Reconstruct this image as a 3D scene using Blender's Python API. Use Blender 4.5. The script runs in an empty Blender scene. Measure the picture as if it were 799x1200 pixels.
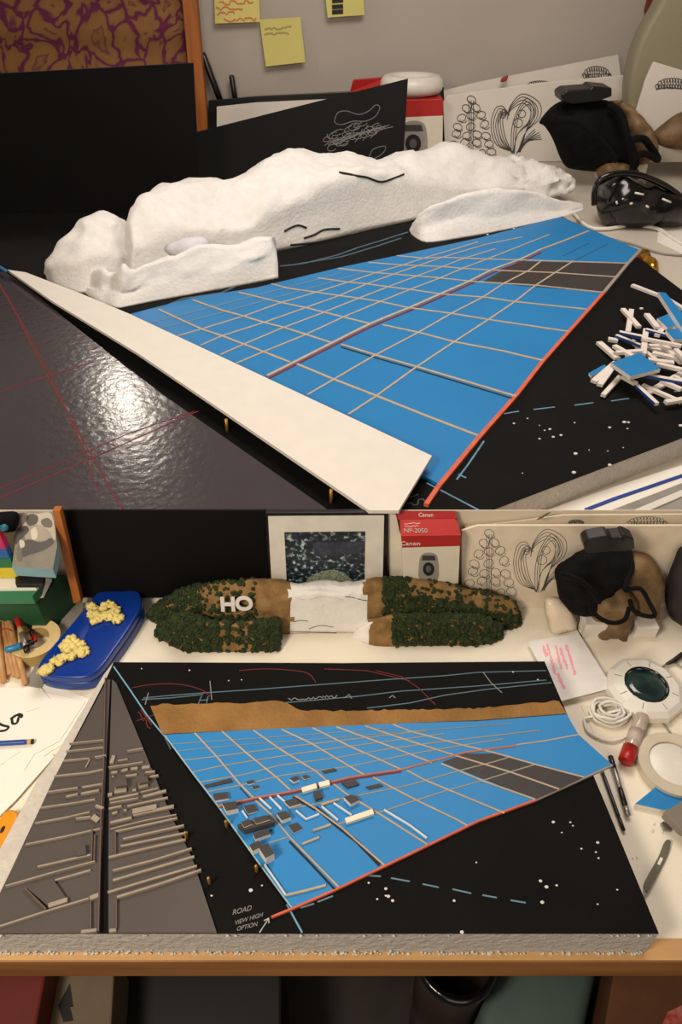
import bpy, bmesh, math, random
from math import sin, cos, tan, pi, radians, sqrt, atan2
from mathutils import Vector, Matrix, noise
from mathutils.bvhtree import BVHTree
from mathutils.geometry import delaunay_2d_cdt
random.seed(7)
S = bpy.context.scene
COL = S.collection

# ---------------------------------------------------------------- camera
PITCH = radians(40.0); F = 810.0; CZ = 1.60
cam = bpy.data.cameras.new('camera'); co = bpy.data.objects.new('camera', cam); COL.objects.link(co)
co.location = (0, 0, CZ); co.rotation_euler = (radians(90) - PITCH, 0, 0)
cam.sensor_fit = 'VERTICAL'; cam.sensor_height = 24; cam.lens = 24 * F / 1200.0
cam.clip_start = 0.02; cam.clip_end = 50
S.camera = co
# ---------------------------------------------------------------- light
S.view_settings.view_transform = 'Standard'; S.view_settings.look = 'None'
S.view_settings.gamma = 1; S.view_settings.use_curve_mapping = False
S.view_settings.exposure = 0.0
W = bpy.data.worlds.new('room_world'); S.world = W; W.use_nodes = True
W.node_tree.nodes['Background'].inputs[0].default_value = (1, .90, .79, 1)
W.node_tree.nodes['Background'].inputs[1].default_value = 0.31
def area(name, loc, target, size, power, col, sy=None):
    l = bpy.data.lights.new(name, 'AREA'); l.energy = power; l.color = col; l.size = size
    if sy: l.shape = 'RECTANGLE'; l.size_y = sy
    o = bpy.data.objects.new(name, l); COL.objects.link(o); o.location = loc
    o.rotation_euler = (Vector(target) - Vector(loc)).to_track_quat('-Z', 'Y').to_euler()
    return o
WARM = (1, .83, .64)
area('desk_lamp_light', (-1.00, 2.80, 1.98), (-.45, 1.25, .9), .11, 4.5, (1, .90, .78), .22)
area('ceiling_light', (0.25, 1.55, 2.5), (0.1, 1.9, .9), 1.0, 28, (1, .90, .82))
area('bench_light', (-.70, -.22, 1.95), (-.15, .62, .75), .35, 18, (1, .86, .69))
area('front_fill_light', (.1, -1.3, 1.7), (0, 1, .8), 1.2, 7, (1, .88, .76))  # added fill behind the camera, brightens faces turned towards it

# ---------------------------------------------------------------- pixel geometry
cp, sp = cos(PITCH), sin(PITCH)
C0 = Vector((0, 0, CZ))
def ray(px, py):
    a, b = px - 399.5, 600 - py
    return Vector((a, b * sp + F * cp, b * cp - F * sp))
def P(px, py, z):
    d = ray(px, py); return C0 + d * ((z - CZ) / d.z)
def V(px, py, y):
    d = ray(px, py); return C0 + d * (y / d.y)
def proj(p):
    q = p - C0; dep = q.y * cp - q.z * sp; up = q.y * sp + q.z * cp
    return 399.5 + F * q.x / dep, 600 - F * up / dep
class PL:
    def __init__(s, p0, n): s.p = Vector(p0); s.n = Vector(n).normalized()
    def __call__(s, px, py, off=0):
        d = ray(px, py); p = s.p + s.n * off
        return C0 + d * ((p - C0).dot(s.n) / d.dot(s.n))
def stand(y): return PL((0, y, 0), (0, -1, 0))
def lean(yb, zb, deg):
    a = radians(deg); return PL((0, yb, zb), (0, -cos(a), sin(a)))
def flat(z): return PL((0, 0, z), (0, 0, 1))

# ---------------------------------------------------------------- materials
def lin(c):
    c = c / 255.0
    return c / 12.92 if c <= .04045 else ((c + .055) / 1.055) ** 2.4
def L3(c): return (lin(c[0]), lin(c[1]), lin(c[2]), 1)
MC = {}
def M(name, col, rough=.6, var=.06, vs=30, bump=0, bs=200, metal=0, spec=.5, col2=None, coat=0, trans=0, alpha=1):
    if name in MC: return MC[name]
    m = bpy.data.materials.new(name); m.use_nodes = True; nt = m.node_tree; N = nt.nodes
    b = N['Principled BSDF']; b.inputs['Roughness'].default_value = rough; b.inputs['Metallic'].default_value = metal
    b.inputs['Specular IOR Level'].default_value = spec
    b.inputs['Coat Weight'].default_value = coat; b.inputs['Transmission Weight'].default_value = trans
    b.inputs['Alpha'].default_value = alpha
    tc = N.new('ShaderNodeTexCoord'); nz = N.new('ShaderNodeTexNoise'); nz.inputs['Scale'].default_value = vs
    nz.inputs['Detail'].default_value = 4; nt.links.new(tc.outputs['Object'], nz.inputs['Vector'])
    rp = N.new('ShaderNodeValToRGB'); c = L3(col)
    if col2 is None:
        a_ = [max(0, v * (1 - var)) for v in c[:3]] + [1]; b_ = [min(1, v * (1 + var)) for v in c[:3]] + [1]
    else: a_, b_ = c, L3(col2)
    rp.color_ramp.elements[0].color = a_; rp.color_ramp.elements[1].color = b_
    rp.color_ramp.elements[0].position = .35; rp.color_ramp.elements[1].position = .65
    nt.links.new(nz.outputs['Fac'], rp.inputs['Fac']); nt.links.new(rp.outputs['Color'], b.inputs['Base Color'])
    if bump:
        n2 = N.new('ShaderNodeTexNoise'); n2.inputs['Scale'].default_value = bs; n2.inputs['Detail'].default_value = 3
        nt.links.new(tc.outputs['Object'], n2.inputs['Vector'])
        bp = N.new('ShaderNodeBump'); bp.inputs['Strength'].default_value = bump; bp.inputs['Distance'].default_value = .004
        nt.links.new(n2.outputs['Fac'], bp.inputs['Height']); nt.links.new(bp.outputs['Normal'], b.inputs['Normal'])
    MC[name] = m; return m
def wood(name, c1, c2, sc=(3, 40, 40)):
    m = M(name, c1, .5, col2=c2); N = m.node_tree.nodes; mp = N.new('ShaderNodeMapping')
    mp.inputs['Scale'].default_value = sc; tc = [n for n in N if n.type == 'TEX_COORD'][0]; nz = [n for n in N if n.type == 'TEX_NOISE'][0]
    nz.inputs['Scale'].default_value = 1
    m.node_tree.links.new(tc.outputs['Object'], mp.inputs['Vector']); m.node_tree.links.new(mp.outputs['Vector'], nz.inputs['Vector'])
    return m
white_wall = M('painted_wall', (186, 177, 167), .8, .03, 3)
white_desk = M('white_desktop', (236, 228, 210), .55, .03, 6)
paper = M('white_paper', (240, 236, 226), .75, .02, 10)
card = M('white_card', (226, 220, 210), .8, .03, 8)
foam = M('white_styrofoam', (230, 228, 224), .85, .04, 40, .45, 120)
foam_grey = M('foam_board_side', (196, 190, 180), .9, .05, 60, .6, 140)
foam_core = M('foamcore_edge', (178, 162, 142), .8, .08, 60)
blk = M('black_board', (12, 11, 10), .8, .25, 12, .15, 120, spec=.15)
blk_card = M('black_card', (12, 11, 11), .75, .1, 5, spec=.15)
blk_card2 = M('black_drawing_card', (18, 18, 18), .7, .1, 5, spec=.2)
gloss = M('dark_glossy_sheet', (66, 61, 64), .2, .05, 6, .2, 70, spec=.4)
taupe = M('dark_taupe_card', (80, 74, 71), .42, .05, 8)
taupe_l = M('light_taupe_edge', (150, 138, 124), .7, .08, 50)
blue = M('blue_card', (32, 122, 184), .5, .03, 6, spec=.3)
blue_d = M('blue_card_lower', (38, 130, 196), .5, .03, 6, spec=.3)
dk_panel = M('charcoal_tile', (52, 48, 47), .6, .06, 20)
orange = M('orange_tape', (206, 96, 66), .7, .1, 60)
redl = M('red_line', (122, 30, 26), .7, .1)
cream = M('cream_strip', (222, 217, 207), .6, .02)
sand = M('ochre_ground_paint', (134, 96, 46), .85, col2=(154, 114, 60), vs=25, bump=.6, bs=200)
brown = M('brown_painted_foam', (122, 92, 52), .9, col2=(152, 118, 72), vs=60, bump=.5)
moss = M('green_moss', (28, 42, 18), .95, col2=(54, 68, 30), vs=120, bump=.8, bs=400)
chalk_b = M('blue_pencil', (96, 140, 164), .8, .2, 100)
chalk_w = M('white_pencil', (176, 176, 172), .8, .2, 100)
chalk_r = M('red_pencil', (132, 40, 44), .8, .15, 100)
ink = M('black_ink', (22, 20, 20), .7, .1)
ink_g = M('grey_ink', (70, 68, 66), .8, .1)
brass = M('brass_pin', (190, 140, 60), .4, .1, metal=.5)
blackp = M('black_plastic', (16, 16, 17), .35, .1)
blackg = M('black_gloss', (9, 9, 10), .2, .1, spec=.5, coat=.25)
blackf = M('black_fabric', (12, 12, 14), .9, .3, 40, .6, 90, spec=.2)
leather = M('tan_leather', (104, 80, 52), .6, col2=(140, 112, 76), vs=20, bump=.5, bs=60)
woodm = wood('pine_post', (150, 84, 30), (176, 104, 44), (40, 40, 3))
edgew = wood('pine_edge', (134, 86, 44), (166, 116, 66), (3, 30, 30))
edgetop = wood('pine_edge_light', (180, 138, 90), (206, 164, 110), (3, 30, 30))
red_box = M('red_carton', (176, 28, 24), .5, .04)
white_box = M('white_carton', (222, 214, 196), .55, .03)
postit = M('yellow_sticky', (216, 206, 122), .8, .03, 8)
blue_case = M('blue_plastic', (10, 52, 140), .28, .05)
yfoam = M('yellow_foam', (226, 208, 130), .95, .08, 60, .9, 200)
green = M('dark_green_card', (20, 74, 44), .6, .06)
green2 = M('green_folder', (44, 116, 80), .6, .06)
tapem = M('masking_tape', (214, 188, 134), .6, .05); tape_s = M('masking_tape_side', (176, 150, 92), .5, .08)
greym = M('grey_plastic', (140, 136, 128), .4, .05); metal = M('steel', (150, 146, 138), .35, .05, metal=.7)
whitep = M('white_plastic', (228, 224, 214), .35, .02)
clearp = M('clear_plastic', (214, 200, 184), .2, .03, trans=.35)
pink = M('pink_marker', (250, 168, 184), .8, .05)
orange_p = M('orange_yellow_plastic', (226, 150, 30), .4, .05)

# ---------------------------------------------------------------- mesh helpers
def mk(name, vs, fs, mat, smooth=False, bevel=0, mi=None, seg=2):
    me = bpy.data.meshes.new(name); me.from_pydata([tuple(v) for v in vs], [], fs)
    mats = mat if isinstance(mat, (list, tuple)) else [mat]
    for m in mats: me.materials.append(m)
    if mi:
        for p, i in zip(me.polygons, mi): p.material_index = i
    b = bmesh.new(); b.from_mesh(me); bmesh.ops.recalc_face_normals(b, faces=b.faces[:])
    if bevel:
        es = [e for e in b.edges if len(e.link_faces) == 2 and e.calc_face_angle(0) > .5]
        bmesh.ops.bevel(b, geom=es, offset=bevel, segments=seg, affect='EDGES', profile=.5, clamp_overlap=True)
    b.to_mesh(me); b.free()
    if smooth:
        for p in me.polygons: p.use_smooth = True
    o = bpy.data.objects.new(name, me); COL.objects.link(o); return o
def wverts(o):
    r = [v.co.copy() for v in o.data.vertices] if o.type == 'MESH' else []
    return r
def T(name, label, cat, parts, group=None, kind=None):
    """empty at base centre that parents parts; an entry (part, [subparts]) nests one deeper"""
    flatl = []
    for p in parts: flatl.append(p if isinstance(p, tuple) else (p, []))
    pts = [v for p, s in flatl for v in wverts(p)]
    lo = [min(v[i] for v in pts) for i in range(3)]; hi = [max(v[i] for v in pts) for i in range(3)]
    c = Vector(((lo[0] + hi[0]) / 2, (lo[1] + hi[1]) / 2, lo[2]))
    e = bpy.data.objects.new(name, None); COL.objects.link(e); e.location = c; e.empty_display_size = .02
    for p, s in flatl:
        p.parent = e; p.location = -c
        for q in s: q.parent = p
    tag(e, label, cat, group, kind); return e
def tag(o, label=None, cat=None, group=None, kind=None):
    if label: o['label'] = label
    if cat: o['category'] = cat
    if group: o['group'] = group
    if kind: o['kind'] = kind
    return o
def base(o):
    """move a single mesh thing's origin to its base"""
    vs = [v.co for v in o.data.vertices]
    c = Vector(((min(v.x for v in vs) + max(v.x for v in vs)) / 2, (min(v.y for v in vs) + max(v.y for v in vs)) / 2, min(v.z for v in vs)))
    o.data.transform(Matrix.Translation(-c)); o.location = c; return o
def one(o, label, cat, group=None, kind=None): return tag(base(o), label, cat, group, kind)
def struct(o): o['kind'] = 'structure'; return o
def prism(name, pts, ext, mat, bevel=0, smooth=False, topmat=None, seg=2):
    n = len(pts); ext = Vector(ext)
    vs = [Vector(p) for p in pts] + [Vector(p) + ext for p in pts]
    fs = [list(range(n)), list(range(2 * n - 1, n - 1, -1))] + [[i, (i + 1) % n, n + (i + 1) % n, n + i] for i in range(n)]
    if topmat: return mk(name, vs, fs, [mat, topmat], smooth, bevel, [1] + [0] * (n + 1), seg)
    return mk(name, vs, fs, mat, smooth, bevel, seg=seg)
def clip(poly, ymin):
    out = []
    for i in range(len(poly)):
        a, b = poly[i], poly[(i + 1) % len(poly)]
        if a.y >= ymin: out.append(a)
        if (a.y >= ymin) != (b.y >= ymin): out.append(a + (b - a) * ((ymin - a.y) / (b.y - a.y)))
    return out
YC = .7940
def slab(name, px, z, t, mat, clipit=False, bevel=0, topmat=None, yc=None):
    pts = [P(a, b, z) for a, b in px]
    if clipit: pts = clip(pts, yc or YC)
    return prism(name, pts, (0, 0, -t), mat, bevel, topmat=topmat)
def box(name, lo, hi, mat, bevel=0):
    x0, y0, z0 = lo; x1, y1, z1 = hi
    return prism(name, [(x0, y0, z1), (x1, y0, z1), (x1, y1, z1), (x0, y1, z1)], (0, 0, z0 - z1), mat, bevel)
def board(name, px, pl, t, mat, bevel=0, topmat=None):
    """flat panel traced on a plane and thickened away from the viewer"""
    q = [pl(a, b) for a, b in px]; fz0 = (ZU if q[0].y > YC else ZL) + .0004 + (abs(pl.n.z) * t if abs(pl.n.z) < .9 else 0)
    for i, p in enumerate(q):
        if p.z < fz0: q[i] = p + (p - q[i]) ; q[i] = Vector((p.x, p.y - (fz0 - p.z) * (pl.n.z / pl.n.y) if abs(pl.n.y) > .1 else p.y, fz0))
    return prism(name, q, pl.n * -t, mat, bevel, topmat=topmat)
def ribmesh(lines, pl, w, t, off=.0):
    vs, fs = [], []
    for ln in lines:
        pts = [pl(a, b, off) if not isinstance(a, Vector) else a for a, b in ln]
        n = len(pts)
        if n < 2: continue
        s = len(vs)
        for i, p in enumerate(pts):
            d = (pts[min(i + 1, n - 1)] - pts[max(i - 1, 0)])
            if d.length < 1e-9: d = Vector((1, 0, 0))
            side = d.normalized().cross(pl.n) * (w / 2); p = p + pl.n * (5e-6 * (len(vs) // 4 % 60))
            vs += [p - side, p + side, p + side + pl.n * t, p - side + pl.n * t]
        for i in range(n - 1):
            a = s + 4 * i; b = a + 4
            fs += [[a, a + 1, b + 1, b], [a + 1, a + 2, b + 2, b + 1], [a + 2, a + 3, b + 3, b + 2], [a + 3, a, b, b + 3]]
        fs += [[s, s + 3, s + 2, s + 1], [s + 4 * (n - 1) + k for k in range(4)]]
    return vs, fs
def rib(name, lines, pl, w, t, mat, off=0.0, yc=None):
    vs, fs = ribmesh(lines, pl, w, t, off)
    if yc: vs = [v if v.y >= yc else Vector((v.x, yc, v.z)) for v in vs]
    return mk(name, vs, fs, mat)
def tube(name, pts, r, mat, sides=8, closed=False):
    pts = [Vector(p) for p in pts]; n = len(pts); rs = r if isinstance(r, (list, tuple)) else [r] * n
    vs, fs = [], []; up = Vector((0, 0, 1))
    for i, p in enumerate(pts):
        if closed: d = pts[(i + 1) % n] - pts[i - 1]
        else: d = pts[min(i + 1, n - 1)] - pts[max(i - 1, 0)]
        d.normalize(); a = d.cross(up)
        if a.length < .05: a = d.cross(Vector((0, 1, 0)))
        a.normalize(); b = d.cross(a).normalized()
        for k in range(sides):
            t = 2 * pi * k / sides; vs.append(p + a * cos(t) * rs[i] + b * sin(t) * rs[i])
    m = n if closed else n - 1
    for i in range(m):
        j = (i + 1) % n
        for k in range(sides):
            l = (k + 1) % sides; fs.append([i * sides + k, i * sides + l, j * sides + l, j * sides + k])
    if not closed: fs += [list(range(sides)), [(n - 1) * sides + k for k in range(sides - 1, -1, -1)]]
    return mk(name, vs, fs, mat, True)
def smoothc(pts, k=6, closed=False):
    """Catmull-Rom through points (tuples or Vectors)"""
    P_ = [Vector(p) for p in pts]; n = len(P_); out = []
    rng = range(n if closed else n - 1)
    for i in rng:
        g = (lambda j: P_[j % n]) if closed else (lambda j: P_[max(0, min(n - 1, j))])
        a, b, c, d = g(i - 1), g(i), g(i + 1), g(i + 2)
        for q in range(k):
            t = q / k; out.append(.5 * (2 * b + (c - a) * t + (2 * a - 5 * b + 4 * c - d) * t * t + (3 * b - a - 3 * c + d) * t ** 3))
    if not closed: out.append(P_[-1])
    return out
def S2(pts, k=6, closed=False): return [(v.x, v.y) for v in smoothc([Vector((a, b)).to_3d() for a, b in pts], k, closed)]
def lathe(name, c, prof, mat, seg=32, axis=(0, 0, 1), smooth=True, mi=None, mats=None):
    ax = Vector(axis).normalized(); q = Vector((0, 0, 1)).rotation_difference(ax); c = Vector(c); vs, fs, ml = [], [], []
    for r, h in prof:
        for k in range(seg):
            t = 2 * pi * k / seg; vs.append(c + q @ Vector((r * cos(t), r * sin(t), h)))
    for i in range(len(prof) - 1):
        for k in range(seg):
            l = (k + 1) % seg; fs.append([i * seg + k, i * seg + l, (i + 1) * seg + l, (i + 1) * seg + k]); ml.append(mi[i] if mi else 0)
    o = mk(name, vs, fs, mats or mat, smooth, mi=ml); return o
def inflate(name, px, pl, th, mat, amp=.0, fr=20, res=14, back=.5, smooth_outline=True, sharp=1.0):
    out = S2(px, 4, True) if smooth_outline else px
    pts = [pl(a, b) for a, b in out]
    n = pl.n; u = Vector((1, 0, 0)); v = n.cross(u).normalized(); o0 = pts[0]
    uv = [Vector(((p - o0).dot(u), (p - o0).dot(v))) for p in pts]
    lo = Vector((min(a.x for a in uv), min(a.y for a in uv))); hi = Vector((max(a.x for a in uv), max(a.y for a in uv)))
    st = max(hi.x - lo.x, hi.y - lo.y) / res
    m = len(uv)
    def dist(q):
        best = 9
        for i in range(m):
            a, b = uv[i], uv[(i + 1) % m]; ab = b - a; l = ab.length_squared
            t = 0 if l == 0 else max(0, min(1, (q - a).dot(ab) / l)); best = min(best, (a + ab * t - q).length)
        return best
    def inside(q):
        c = False
        for i in range(m):
            a, b = uv[i], uv[(i + 1) % m]
            if (a.y > q.y) != (b.y > q.y) and q.x < (b.x - a.x) * (q.y - a.y) / (b.y - a.y) + a.x: c = not c
        return c
    ins = []; y = lo.y
    while y < hi.y:
        x = lo.x
        while x < hi.x:
            q = Vector((x + random.uniform(-.2, .2) * st, y + random.uniform(-.2, .2) * st))
            if inside(q) and dist(q) > st * .3: ins.append(q)
            x += st
        y += st
    r = delaunay_2d_cdt(uv + ins, [], [list(range(m))], 1, 1e-7)
    vv, ff = r[0], r[2]
    ds = [dist(q) for q in vv]; dm = max(ds)
    fr_, bk = [], []
    for q, d in zip(vv, ds):
        p = o0 + u * q.x + v * q.y
        t = min(1, d / (dm * sharp)); h = sqrt(max(0, 1 - (1 - t) ** 2))
        nn = noise.noise(p * fr) * amp * (1 if t > .02 else 0) + noise.noise(p * fr * 3) * amp * .4 * (1 if t > .02 else 0)
        fr_.append(p + n * (th * h + nn * min(1, t * 3))); bk.append(p - n * (th * back * h))
    edge = [d < 1e-6 for d in ds]; k = len(vv); vs = fr_[:]; mp = {}
    for i in range(k):
        if edge[i]: mp[i] = i
        else: mp[i] = len(vs); vs.append(bk[i])
    g0 = (ZU if vs[0].y > YC else ZL) + .0004
    for w_ in vs: w_.z = max(w_.z, g0)
    fs = [list(f) for f in ff] + [[mp[i] for i in reversed(f)] for f in ff]
    return mk(name, vs, fs, mat, True)
def loft(name, st, z, mat, amp=.004, fr=25, face=.03, k=5, matfn=None, flatw=.15, rough=None):
    secs = []
    for f, t, r, dp in st:
        A = P(f[0], f[1], z); B = V(t[0], t[1], A.y + min(face, dp * .4)); R = V(r[0], r[1], A.y + dp * .5)
        R.z = max(R.z, B.z + .001) if R.z < B.z else R.z
        R2 = R + Vector((0, dp * .3, -(R.z - z) * .15)); Bk = Vector((R.x, A.y + dp, z))
        secs.append([A, A.lerp(B, .5), B, B.lerp(R, .5) + Vector((0, 0, (R.z - B.z) * .12)), R, R2, Bk])
    cols = [smoothc([s[j] for s in secs], k) for j in range(7)]
    rows = []
    for i in range(len(cols[0])): rows.append(smoothc([c[i] for c in cols], 4))
    nr, nc = len(rows), len(rows[0]); vs, fs, ml = [], [], []
    for i, r in enumerate(rows):
        for j, p in enumerate(r):
            q = p.copy()
            if q.z < z: q.z = z
            if 0 < j < nc - 1:
                w = (flatw if j < 8 else 1) * min(1, j / 3); dv = noise.noise_vector(p * fr) * amp + noise.noise_vector(p * fr * 3.1) * amp * .45
                if rough and rough(p): w = 1; dv = dv * 1.5 + noise.noise_vector(p * fr * 5) * amp * .6
                q += dv * w
                q.z = max(q.z, z + .0005)
            vs.append(q)
    for i in range(nr - 1):
        for j in range(nc - 1):
            fs.append([i * nc + j, i * nc + j + 1, (i + 1) * nc + j + 1, (i + 1) * nc + j])
            ml.append(matfn((vs[i * nc + j] + vs[(i + 1) * nc + j + 1]) / 2) if matfn else 0)
        fs.append([i * nc, (i + 1) * nc, (i + 1) * nc + nc - 1, i * nc + nc - 1]); ml.append(0)
    for i in (0, nr - 1):
        fs.append([i * nc + j for j in range(nc)]); ml.append(matfn(rows[i][4]) if matfn else 0)
    o = mk(name, vs, fs, mat, False, mi=ml)
    for p in o.data.polygons: p.use_smooth = len(p.vertices) == 4
    return o
def bvh(*obs):
    vs, fs = [], []
    for o in obs:
        b = len(vs); vs += [v.co for v in o.data.vertices]; fs += [[b + i for i in p.vertices] for p in o.data.polygons]
    return BVHTree.FromPolygons(vs, fs)
def hit(tree, px, py):
    h = tree.ray_cast(C0, ray(px, py).normalized()); return h[0], h[1]
def surf_line(name, tree, pts, r, mat):
    out = []
    for a, b in S2(pts, 5):
        h, n = hit(tree, a, b)
        if h: out.append(h + n * (r * .2) * (1 if n.dot(ray(a, b)) < 0 else -1))
    return tube(name, out, r, mat, 5)
def text3(name, s, pl, px, py, hpx, mat, ext=.0004, ang=0, just='CENTER', shear=0, bold=0):
    """lettering lying on a plane: centre pixel, cap height in pixels"""
    cu = bpy.data.curves.new(name, 'FONT'); cu.body = s; cu.align_x = just; cu.align_y = 'CENTER'; cu.extrude = ext; cu.shear = shear
    c = pl(px, py, .0006); r = pl(px + 10, py - 10 * tan(ang), .0006) - c; u = r.normalized(); v = pl.n.cross(u).normalized()
    hh = (pl(px, py - hpx / 2, .0006) - pl(px, py + hpx / 2, .0006)).length
    cu.size = hh / .7; cu.offset = bold * hh
    o = bpy.data.objects.new(name, cu); COL.objects.link(o)
    m = Matrix((u, v, pl.n)).transposed().to_4x4(); m.translation = c
    bpy.context.view_layer.update()
    me = bpy.data.meshes.new_from_object(o.evaluated_get(bpy.context.evaluated_depsgraph_get()))
    me.transform(m); me.materials.clear(); me.materials.append(mat)
    bpy.data.objects.remove(o); q = bpy.data.objects.new(name, me); COL.objects.link(q); return q
def circ(cx, cy, rx, ry=None, a0=0, a1=360, n=14, rot=0):
    ry = ry or rx; o = []
    for i in range(n + 1):
        t = radians(a0 + (a1 - a0) * i / n); x, y = rx * cos(t), ry * sin(t); q = radians(rot)
        o.append((cx + x * cos(q) - y * sin(q), cy + x * sin(q) + y * cos(q)))
    return o
def scrib(x0, y0, x1, y1, h, n=10, seed=1):
    r = random.Random(seed); return [(x0 + (x1 - x0) * i / n + r.uniform(-.3, .3) * h, y0 + (y1 - y0) * i / n + r.choice((-.5, .5)) * h * r.uniform(.4, 1)) for i in range(n + 1)]

ZU, ZUB = .875, .925        # upper bench top, upper model board top
ZL, ZLB = .75, .808         # lower bench top, lower model board top
YP = .7915
# ================================================================= ROOM
struct(box('floor', (-1.9, -1.6, -.05), (1.9, 3.3, 0), M('dark_floor', (44, 38, 34), .6, .3, 8)))
struct(box('ceiling', (-1.9, -1.6, 2.6), (1.9, 3.4, 2.65), white_wall))
struct(box('wall_back', (-1.95, 3.3, 0), (1.95, 3.4, 2.6), white_wall))
struct(box('wall_left', (-2.0, -1.6, 0), (-1.9, 3.4, 2.6), white_wall))
struct(box('wall_right', (1.9, -1.6, 0), (2.0, 3.4, 2.6), white_wall))
struct(box('wall_front', (-1.95, -1.7, 0), (1.95, -1.6, 2.6), white_wall))
top_z = V(400, 598.2, YP).z
struct(box('wall_divider', (-1.9, YP, 0), (1.9, YP + .0015, top_z), M('divider_paint', (216, 204, 184), .8, .03, 3)))
# upper bench
ub = [box('desktop', (-1.88, YP + .002, ZU - .03), (1.88, 3.29, ZU), M('upper_white_desktop', (206, 198, 184), .5, .03, 6), .002)]
for x in (-1.8, 1.8):
    for y in (.86, 3.2): ub.append(box('leg', (x - .03, y - .03, 0), (x + .03, y + .03, ZU - .03), woodm, .003))
T('upper_workbench', 'white upper workbench behind the divider, carrying the long foam mountain', 'workbench', ub)
# lower bench
YF = P(400, 1127, ZL).y
lb = [box('desktop', (-1.88, YF + .012, ZL - .03), (1.88, YP - .001, ZL), white_desk)]
lb.append(box('edge_strip', (-1.88, YF, ZL - .048), (1.88, YF + .0118, ZL), edgew, .002))
lb.append(box('edge_inlay', (-1.88, YF + .001, ZL), (1.88, YF + .022, ZL + .0015), edgetop))
for x in (-1.8, .95): lb.append(box('leg', (x - .04, .30, 0), (x + .04, .38, ZL - .03), woodm, .003))
T('lower_workbench', 'white lower workbench with a pine front edge, carrying the model board with houses', 'workbench', lb)

# ================================================================= UPPER BENCH: far things
pw = stand(3.285)
# patterned cloth
def cloth():
    vs, fs = [], []; nx, nz = 60, 30; a = V(-240, -60, 3.25); 
    x0, x1 = V(-240, 0, 3.25).x, V(219, 40, 3.25).x; z0, z1 = V(0, 130, 3.25).z, 1.75
    for j in range(nz + 1):
        for i in range(nx + 1):
            x = x0 + (x1 - x0) * i / nx; z = z0 + (z1 - z0) * j / nz
            vs.append((x, 3.252 + .012 * sin(z * 42 + 2 * noise.noise(Vector((x * 2, 0, z)))) + .008 * noise.noise(Vector((x * 6, 0, z * 12))), z))
    for j in range(nz):
        for i in range(nx):
            k = j * (nx + 1) + i; fs.append([k, k + 1, k + nx + 2, k + nx + 1])
    m = bpy.data.materials.new('batik_cloth'); m.use_nodes = True; nt = m.node_tree; N = nt.nodes; b = N['Principled BSDF']
    b.inputs['Roughness'].default_value = .9
    tc = N.new('ShaderNodeTexCoord'); nz_ = N.new('ShaderNodeTexNoise'); nz_.inputs['Scale'].default_value = 6; nz_.inputs['Detail'].default_value = 3
    nz_.inputs['Distortion'].default_value = 1.2
    wv = N.new('ShaderNodeTexVoronoi'); wv.feature = 'DISTANCE_TO_EDGE'; wv.inputs['Scale'].default_value = 11
    mx = N.new('ShaderNodeMixRGB'); mx.inputs[0].default_value = .16
    nt.links.new(tc.outputs['Object'], nz_.inputs['Vector']); nt.links.new(tc.outputs['Object'], mx.inputs[1]); nt.links.new(nz_.outputs['Color'], mx.inputs[2])
    nt.links.new(mx.outputs[0], wv.inputs['Vector'])
    rp = N.new('ShaderNodeValToRGB'); e = rp.color_ramp.elements
    e[0].position = .04; e[0].color = L3((96, 26, 66)); e[1].position = .09; e[1].color = L3((132, 92, 50))
    q = e.new(.28); q.color = L3((140, 100, 56)); q = e.new(.34); q.color = L3((104, 52, 56)); q = e.new(.42); q.color = L3((132, 94, 50))
    nt.links.new(wv.outputs['Distance'], rp.inputs['Fac']); nt.links.new(rp.outputs['Color'], b.inputs['Base Color'])
    o = mk('wall_hanging', vs, fs, m, True)
    md = o.modifiers.new('t', 'SOLIDIFY'); md.thickness = .004; md.offset = 1
    one(o, 'brown and purple patterned cloth hanging at the top left wall', 'cloth')
cloth()
ps = stand(3.2)
one(prism('wooden_post', [ps(205, -90), ps(222, -90), ps(245, 165), ps(228, 165)], (0, .05, 0), woodm, .003), 'orange pine post against the back wall beside the patterned cloth', 'post')
bl = stand(2.30)
one(prism('display_board', [bl(-260, 100), bl(0, 86), bl(226, 74), bl(236, 262), bl(0, 263), bl(-260, 263)], (0, .012, 0), blk_card, .001), 'large black panel standing behind the left end of the white foam mountain', 'panel')
# sticky notes on the wall
def note(px, label, lines, mat2, extra=None):
    b = board('paper', px, pw, .0015, postit); ps_ = [b]
    c = [pw(a, bb, .0022) for a, bb in px]
    if lines: ps_.append(rib('handwriting', lines, pw, .005, .0008, mat2, .0008))
    if extra: ps_ += extra
    # curl: lift the lower edge
    for o in ps_:
        zt = max(v.z for v in c); zb = min(v.z for v in c)
        for v in o.data.vertices:
            t = max(0, min(1, (zt - v.co.z) / (zt - zb))); v.co.y -= .022 * t
    return T('sticky_note', label, 'note', ps_)
note([(250, -30), (303, -30), (305, 25), (253, 27)], 'yellow sticky note with red handwriting beside the pine post',
     [scrib(258, 4, 296, 1, 5, 14, 3), scrib(254, 10, 285, 9, 4, 12, 4), scrib(255, 16, 276, 15, 4, 8, 5), scrib(262, 23, 300, 22, 4, 14, 6), scrib(258, -6, 296, -8, 5, 14, 3)], M('red_pen', (206, 120, 84), .8))
note([(304, 23), (352, 20), (358, 72), (312, 77)], 'yellow sticky note with faint grey handwriting, lowest of the three', [scrib(311, 34, 342, 32, 3, 12, 8), scrib(310, 40, 338, 39, 2.5, 10, 9)], M('faint_pen', (170, 156, 96), .8))
note([(378, -30), (424, -30), (427, 17), (384, 20)], 'yellow sticky note with black bars, right one of the three', [], ink,
     [rib('black_bar', [[(389, y), (402, y - 1)]], pw, .014, .0008, ink, .0008) for y in (-6, 1, 8, 14)])
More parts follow.
